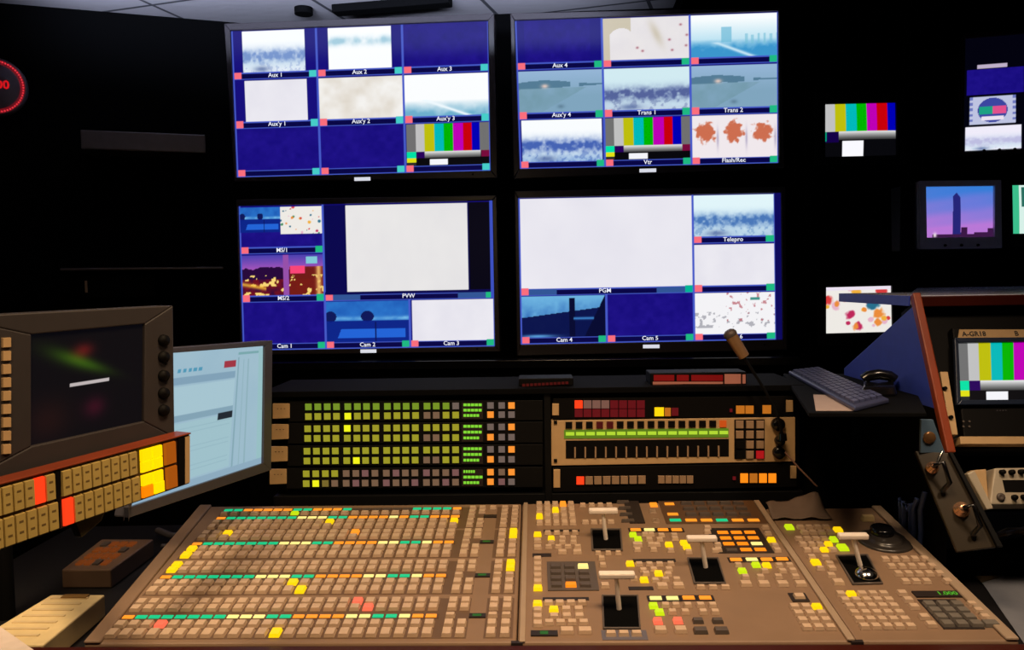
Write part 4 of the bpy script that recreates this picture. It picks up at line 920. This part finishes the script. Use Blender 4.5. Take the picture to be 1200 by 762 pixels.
# papers at the right end of the desk
def sheet(pts, z, m, name, label, cat, th=.001):
    a = MB(); P = [dp(*p, z) for p in pts]; a.prism(P, (0, 0, th), m); return tag(a.build(name), label, cat)
sheet([(1150, 682), (1215, 662), (1260, 760), (1205, 762)], DZ+.001, mat('grey_paper', (150, 155, 170), .6, lin_rgb=(.20, .21, .25)), 'paper_sheet', 'pale grey paper on the desk right of the console', 'paper')
sheet([(1128, 664), (1175, 660), (1215, 664), (1150, 683)], DZ+.003, mat('brown_card', (90, 70, 50), .7, lin_rgb=(.10, .07, .04)), 'brown_card', 'brown card between the console and the black box', 'card')

# crumpled cloth behind the middle panel
a = MB(); n = 14; q4 = [np.array(K.loc(*p)) for p in ((897, 592), (958, 588), (975, 611), (905, 611))]; vs = []; fs = []
for j in range(n+1):
    for i in range(n+1):
        u_, v_ = i/n, j/n; p_ = q4[0]*(1-u_)*(1-v_)+q4[1]*u_*(1-v_)+q4[2]*u_*v_+q4[3]*(1-u_)*v_
        h_ = .0065+.022*math.exp(-((u_-.85)/.22)**2-((v_-.15)/.5)**2)+.004*math.sin(9*u_+3*v_)*v_*(1-v_)*4+.004*math.sin(5*v_+14*u_)
        vs.append(K.w(p_[0], p_[1], max(.0062, h_)))
for j in range(n):
    for i in range(n): fs.append((j*(n+1)+i, j*(n+1)+i+1, (j+1)*(n+1)+i+1, (j+1)*(n+1)+i))
a.add(vs, fs, mat('brown_cloth', (110, 85, 70), .85, lin_rgb=(.16, .11, .085)), True)
o = a.build('folded_cloth'); sm = o.modifiers.new('thick', 'SOLIDIFY'); sm.thickness = .0015; tag(o, 'brown crumpled cloth lying on the rear of the console, beside the seam', 'cloth')
a = MB(); u, v = K.loc(1017, 611); a.box(K, u-.014, v-.006, u+.014, v+.010, .0005, .014, CREAM, .002); tag(a.build('small_connector', bevel=.002), 'tiny cream plastic piece at the rear of the right panel', 'small part')

# ------------------------------------------------------------------ left side: scope monitor, button strip, LCD
def vfr(pxa, da, pxb, db):   # vertical plane through two pixel columns at given depths (y)
    A = V(((pxa-600)/FPX*da, da, 0)); B = V(((pxb-600)/FPX*db, db, 0)); return Fr(A, (B-A), (0, 0, 1))
AF = vfr(0, 1.065, 205, 1.30)
SCB = mat('scope_grey', (95, 85, 85), .5, lin_rgb=(.036, .030, .031))
sc = thing('waveform_monitor', AF.w(.1, AF.loc(100, 540)[1], -.02), 'grey waveform monitor with round black knobs at the left edge of the picture', 'monitor')
oq = [(-60, 371.5), (203, 358), (205, 513), (-60, 575)]; iq = [(37, 392), (170, 379.5), (169, 494), (37, 523)]
a = MB(); a.slab(AF, oq, -.04, -.010, SCB); a.build('casing', sc, .003)
a = MB(); a.ring(AF, oq, iq, -.010, .0, SCB); a.build('bezel', sc, .002)
def pscope(cv):
    H_, W_ = cv.H, cv.W; X, Yy = np.meshgrid(np.linspace(0, 1, W_), np.linspace(0, 1, H_)); c = np.zeros((H_, W_, 3))+(9, 8, 13)
    g = np.exp(-((Yy-.20-.48*(X-.2))/(.055+.05*(.7-X)))**2)*np.exp(-((X-.42)/.25)**2); c += g[..., None]*np.array((40, 75, 4))  # green streak and red blobs: room reflections painted into the screen colour
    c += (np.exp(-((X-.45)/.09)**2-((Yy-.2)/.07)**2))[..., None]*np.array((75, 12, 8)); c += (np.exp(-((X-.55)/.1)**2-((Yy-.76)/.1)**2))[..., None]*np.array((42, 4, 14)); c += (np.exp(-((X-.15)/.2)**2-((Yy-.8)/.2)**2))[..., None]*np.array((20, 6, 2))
    k = (np.abs(Yy-.515-(X-.3)*-.0) < .016) & (X > .33) & (X < .68); c[k] = (190, 180, 180); cv.a = c
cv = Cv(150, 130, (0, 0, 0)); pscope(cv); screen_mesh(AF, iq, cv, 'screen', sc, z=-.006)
for i, y_ in enumerate((399, 418.5, 440.5, 461, 481)):
    x, y = AF.loc(191, y_); a = MB(); a.lathe(AF.w(x, y, 0), AF.z, [(.0095, 0), (.0085, .006), (0, .007)], BL2, 24); a.build('control_knob', sc)
for i in range(9):
    yy = 396+i*15.6
    a = MB(); a.slab(AF, [(1.5, yy), (11.5, yy-.5), (11.5, yy+11), (1.5, yy+11.6)], 0, .004, TAN, .08); a.build('push_button', sc)
# button strip
BFm = vfr(0, 1.02, 222, 1.275)
bs = thing('button_strip_panel', BFm.w(.1, BFm.loc(100, 610)[1], -.02), 'slanting tan button panel with glowing yellow keys under the waveform monitor', 'control panel')
def ytop(x): return 567+(508.5-567)*x/220
def ybot(x): return 645+(567.5-645)*x/220
def eq(x0, x1, f0, f1): return [(x0, ytop(x0)+(ybot(x0)-ytop(x0))*f0), (x1, ytop(x1)+(ybot(x1)-ytop(x1))*f0), (x1, ytop(x1)+(ybot(x1)-ytop(x1))*f1), (x0, ytop(x0)+(ybot(x0)-ytop(x0))*f1)]
PNL = mat('strip_plate', (100, 50, 30), .4, lin_rgb=(.06, .025, .012))
a = MB(); a.slab(BFm, eq(-50, 222, 0, 1), -.03, 0, PNL); a.build('faceplate', bs, .001)
a = MB(); a.slab(BFm, eq(-50, 222, -.02, 0.012), -.03, .004, WOOD); a.build('top_lip', bs, .001)
KMARK = mat('key_printing', (90, 65, 25), .6, lin_rgb=(.16, .10, .03))
KOL = mat('ivory_key', (190, 150, 60), .45, lin_rgb=(.50, .36, .11))
def wkeys(x0, x1, n, f0, f1, lit={}):
    A_ = BFm.loc(x0, 580)[0]; B_ = BFm.loc(x1, 560)[0]
    for i in range(n):
        xa = A_+(B_-A_)*i/n+.0006; xb = A_+(B_-A_)*(i+1)/n-.0006
        def edge(x, f):
            # pixel column of world x on the plane
            P = BFm.w(x, 0); px = 600+FPX*P.x/P.y; px_ = px
            y_ = ytop(px_)+(ybot(px_)-ytop(px_))*f; return (x, BFm.loc(px_, y_)[1])
        c4 = [edge(xa, f1), edge(xb, f1), edge(xb, f0), edge(xa, f0)]
        cx = sum(c[0] for c in c4)/4; cy = sum(c[1] for c in c4)/4; t4 = [(c[0]+(cx-c[0])*.1, c[1]+(cy-c[1])*.05) for c in c4]
        a = MB(); a.hexa([BFm.w(*c, 0) for c in c4], [BFm.w(*c, .005) for c in t4], lit.get(i, KOL))
        if i not in lit:
            for g0, g1 in ((.25, .32), (.62, .69)):
                def bl(u, g):
                    e0 = [c4[3][k]*(1-u)+c4[2][k]*u for k in (0, 1)]; e1 = [c4[0][k]*(1-u)+c4[1][k]*u for k in (0, 1)]; return [e0[k]*(1-g)+e1[k]*g for k in (0, 1)]
                M4 = [bl(.3, g1), bl(.7, g1), bl(.7, g0), bl(.3, g0)]
                a.hexa([BFm.w(*c, .0048) for c in M4], [BFm.w(*c, .0054) for c in M4], KMARK)
        a.build('lit_button' if i in lit else 'push_button', bs)
YB = glow('strip_yellow', (255, 205, 0), 1.15); YO = glow('strip_orange', (250, 130, 0), 1.0); DOR = glow('strip_dim_orange', (165, 82, 12), .8)
wkeys(-14, 63, 6, .05, .47, {4: HOT}); wkeys(-14, 65, 6, .52, .96)
wkeys(71, 160, 8, .05, .47); wkeys(71.5, 162, 8, .52, .96, {0: HOT})
wkeys(165, 190, 2, .06, .27, {0: YB, 1: YB}); wkeys(165, 190, 2, .28, .48, {0: YB, 1: YB}); wkeys(165, 190, 2, .53, .73, {0: YB, 1: YB}); wkeys(165, 191, 2, .74, .95, {0: YO, 1: YB})
wkeys(193, 206, 1, .06, .48, {0: DOR}); wkeys(194, 206.5, 1, .53, .95, {0: DOR})
a = MB(); a.slab(BFm, eq(207.5, 215, .04, .97), 0, .003, BL2); a.build('end_window', bs)
a = MB(); a.slab(BFm, eq(216, 221.5, .04, .97), 0, .002, TAN); a.build('rack_ear', bs)
a = MB(); a.slab(BFm, eq(64, 70, .03, .98), 0, .002, BL2); a.build('centre_divider', bs)
# bracket holding the strip
a = MB(); a.slab(BFm, [(92, 608), (133, 593), (125, 612), (102, 632)], -.028, -.012, mat('bracket_olive', (70, 60, 30), .4, .4, lin_rgb=(.08, .065, .03))); a.build('support_bracket', bs, .001)
es = thing('equipment_stand', (-1.04, 1.62, DZ), 'black post and arms holding the waveform monitor and screens at the left', 'stand')
a = MB(); a.cyl((-1.04, 1.62, DZ), (-1.04, 1.62, 1.36), .016, .016, BLACK); a.build('post', es)
a = MB(); a.cyl((-1.04, 1.62, 1.30), AF.w(.12, 1.28, -.05), .010, .010, BLACK); a.build('arm', es)
a = MB(); a.cyl((-1.04, 1.62, 1.14), BFm.w(.14, 1.14, -.035), .010, .010, BLACK); a.build('arm', es)
# LCD
LD = vfr(204, 1.535, 310, 1.85)
lc = thing('desktop_monitor', LD.w(.1, DZ, -.03), 'bluish white computer screen seen sharply from the side, behind the waveform monitor', 'monitor')
lo = [(188, 409), (318.5, 399), (317, 551), (150, 607)]; li = [(193, 414.5), (310, 405.5), (308, 543), (150, 595)]
LCB = mat('lcd_bezel', (80, 75, 85), .4, lin_rgb=(.07, .065, .08))
a = MB(); a.slab(LD, lo, -.03, -.008, LCB); a.build('casing', lc, .003)
a = MB(); a.ring(LD, lo, li, -.008, .002, LCB); a.build('bezel', lc, .001)
def plcd(cv):
    cv.pic(0, 0, 1, 1, lambda X, Y_, w_, h_, s_: mixc((150, 182, 200), (160, 190, 204), fbm(w_, h_, 5, s_)), 3)
    cv.rect(0, .19, .7, .24, (128, 160, 182)); cv.rect(0, .25, .7, .49, (165, 196, 208)); cv.rect(0, .46, .7, .51, (130, 162, 180)); cv.rect(0, .52, .7, .93, (158, 192, 202))
    cv.rect(.72, .08, .735, .95, (130, 165, 178)); cv.rect(.78, .1, .79, .95, (140, 174, 185)); cv.rect(.83, .1, .838, .95, (140, 174, 185)); cv.rect(.72, .04, 1, .06, (120, 165, 170))
    for k in range(5): cv.rect(.16+.045*k, .125, .19+.045*k, .155, (80, 150, 180))
    cv.rect(.58, .10, .70, .155, (160, 52, 66)); cv.rect(.57, .50, .70, .555, (28, 36, 48)); cv.rect(.0, .95, 1, 1, (140, 170, 190)); cv.rect(.95, .02, 1, .95, (150, 190, 195))
    for k in range(10): cv.rect(.05, .56+.035*k, .68, .565+.035*k, (148, 182, 194))
cv = Cv(150, 150, (0, 0, 0)); plcd(cv); screen_mesh(LD, li, cv, 'screen', lc, z=-.004)
a = MB(); a.cyl((-1.04, 1.62, 1.22), LD.w(.10, 1.22, -.035), .010, .010, BLACK); a.build('arm', es)

# boxes on the desk, left
def deskbox(pts, ztop, m, h, name, label, cat, det=None):
    P = [dp(*p, ztop) for p in pts]; t = thing(name, sum(P, V((0, 0, 0)))/4-V((0, 0, h)), label, cat)
    a = MB(); a.hexa([p-V((0, 0, h)) for p in P], P, m); a.build('casing', t, .003)
    if det: det(t, P)
    return t
def kpdet(t, P):
    for j in range(4):
        for i in range(4):
            u_, v_ = .16+i*.17, .14+j*.2
            def g(u, v): return P[0]*(1-u)*(1-v)+P[1]*u*(1-v)+P[2]*u*v+P[3]*(1-u)*v
            c4 = [g(u_, v_+.13), g(u_+.12, v_+.13), g(u_+.12, v_), g(u_, v_)]
            a = MB(); a.hexa(c4, [c+V((0, 0, .004)) for c in c4], glow('faint_orange_key', (128, 62, 20), .6) if (i*3+j*5) % 7 else KEYD); a.build('push_button', t)
BRN = mat('brown_casing', (110, 75, 55), .45, lin_rgb=(.16, .095, .06))
deskbox([(119, 632), (180, 632), (129.5, 668), (72, 668)], DZ+.042, BRN, .042, 'intercom_box', 'dark brown box with glowing orange keys behind the cream box', 'control box', kpdet)
def crdet(t, P):
    def g(u, v): return P[0]*(1-u)*(1-v)+P[1]*u*(1-v)+P[2]*u*v+P[3]*(1-u)*v
    for k in range(7):
        v_ = .07+k*.125; c4 = [g(.12, v_+.035), g(.78, v_+.035), g(.78, v_), g(.12, v_)]
        a = MB(); a.hexa(c4, [c+V((0, 0, .0015)) for c in c4], mat('cream_ridge', (200, 165, 110), .5, lin_rgb=(.62, .46, .25))); a.build('ridge', t)
    c4 = [g(.3, .10), g(.75, .10), g(.75, .03), g(.3, .03)]; a = MB(); a.hexa(c4, [c+V((0, 0, .0035)) for c in c4], mat('label_olive', (130, 95, 40), .6)); a.build('label_plate', t)
deskbox([(60, 697), (123, 697), (51, 756), (-38, 756)], DZ+.045, CREAM, .045, 'cream_box', 'cream plastic box with ridged top at the lower left corner', 'control box', crdet)
PAPER = mat('white_paper', (230, 215, 200), .7, lin_rgb=(.72, .58, .5))
sheet([(-60, 726), (-6, 731), (44, 766), (-30, 790)], DZ+.052, PAPER, 'paper_sheet', 'corner of pale paper lying over the cream box', 'paper', .0015)
CG = mat('cable_dim', (90, 85, 95), .4, lin_rgb=(.09, .08, .09))
a = MB(); a.tube([dp(185, 622, DZ+.02), dp(200, 628, DZ+.02), dp(218, 629, DZ+.02), dp(236, 622, DZ+.02)], .009, CG, 10); a.tube([dp(190, 640, DZ+.01), dp(208, 641, DZ+.01), dp(222, 637, DZ+.01)], .006, CG, 8)
a.tube([dp(186, 655, DZ+.006), dp(196, 652, DZ+.006), dp(206, 644, DZ+.006)], .008, CG, 8)
tag(a.build('cable_bundle'), 'grey cables on the desk left of the console beside the brown box', 'cables')

# ------------------------------------------------------------------ shelves and clock on the left wall
PW = V((c0.x, c0.y, 0)); LWx = -dl
LW = Fr(V((c0.x, c0.y, 0))-ln*.0, V((LWx.x, LWx.y, 0)), (0, 0, 1))
SHM = mat('shelf_dark', (50, 48, 55), .25, lin_rgb=(.12, .10, .10))
SH = Fr(LW.w(0, 0, .18), LW.x, (0, 0, 1))
def wshelf(q, lab, br_px):
    L = [SH.loc(*p) for p in q]; t = thing('wall_shelf', SH.w((L[2][0]+L[3][0])/2, min(L[2][1], L[3][1]), -.09), lab, 'shelf')
    a = MB(); y1_ = (L[0][1]+L[1][1])/2; y0_ = (L[2][1]+L[3][1])/2; a.box(SH, L[3][0], y0_, L[2][0], y1_, -.178, 0, SHM); a.build('shelf_board', t, .004)
    for k in (.12, .88):
        x = L[3][0]*(1-k)+L[2][0]*k; a = MB(); a.prism([SH.w(x, y0_, -.178), SH.w(x, y0_, -.04), SH.w(x, y0_-.09, -.178)], SH.x*.01, BLACK); a.build('shelf_bracket', t)
    return t
wshelf([(95, 157), (241, 153), (241, 175), (95, 179)], 'dark wall shelf left of the upper left wall monitor', None)
wshelf([(70, 316), (262, 311), (262, 314), (70, 319)], 'thin dark wall shelf left of the lower left wall monitor', None)
ckz = LW.loc(-4, 103)
ck = thing('wall_clock', LW.w(*ckz, .01), 'round red ringed digital wall clock cut by the left picture edge', 'clock')
rr = abs(LW.loc(33, 103)[0]-ckz[0])
def disc(mb, r0, r1, z0, z1, m, n=60):
    for k in range(n):
        a0_, a1_ = 2*math.pi*k/n, 2*math.pi*(k+1)/n
        P_ = [(ckz[0]+r*math.cos(t_), ckz[1]+r*math.sin(t_)) for r, t_ in ((r0, a0_), (r1, a0_), (r1, a1_), (r0, a1_))]
        mb.hexa([LW.w(*p, z0) for p in P_], [LW.w(*p, z1) for p in P_], m)
a = MB(); a.lathe(LW.w(*ckz, .002), LW.z, [(rr*1.02, 0), (rr*1.02, .02), (rr*.98, .024), (0, .024)], mat('clock_face', (40, 36, 42), .4, lin_rgb=(.12, .10, .13)), 60); a.build('clock_body', ck)
a = MB(); disc(a, rr*.80, rr*.96, .024, .026, glow('clock_ring', (140, 20, 32), .8)); a.build('led_ring', ck)
a = MB()
for k in range(60):
    t_ = 2*math.pi*k/60; p = (ckz[0]+rr*.90*math.cos(t_), ckz[1]+rr*.90*math.sin(t_)); a.cyl(LW.w(*p, .026), LW.w(*p, .028), .0035, .0035, glow('clock_dot', (215, 50, 62), 1), 8)
a.build('seconds_dots', ck)
text_mesh(LW, ckz[0], ckz[1]+.006, .0275, '10:00', rr*.42, glow('clock_digit', (200, 20, 28), 1), 'digits', ck, bold=.0015)
# small set on the thin shelf
t = thing('desktop_speaker', SH.w(*SH.loc(100, 350), -.06), 'dark equipment box barely visible under the thin wall shelf', 'box')
L0 = SH.loc(92, 322); L1 = SH.loc(182, 348); a = MB(); a.box(SH, L0[0], L1[1], L1[0], L0[1]-.004, -.176, -.02, BLACK); a.build('casing', t, .004)
x, y = SH.loc(100, 336); a = MB(); a.box(SH, x-.004, y-.022, x+.004, y+.022, -.02, -.017, TANK); a.build('indicator', t)
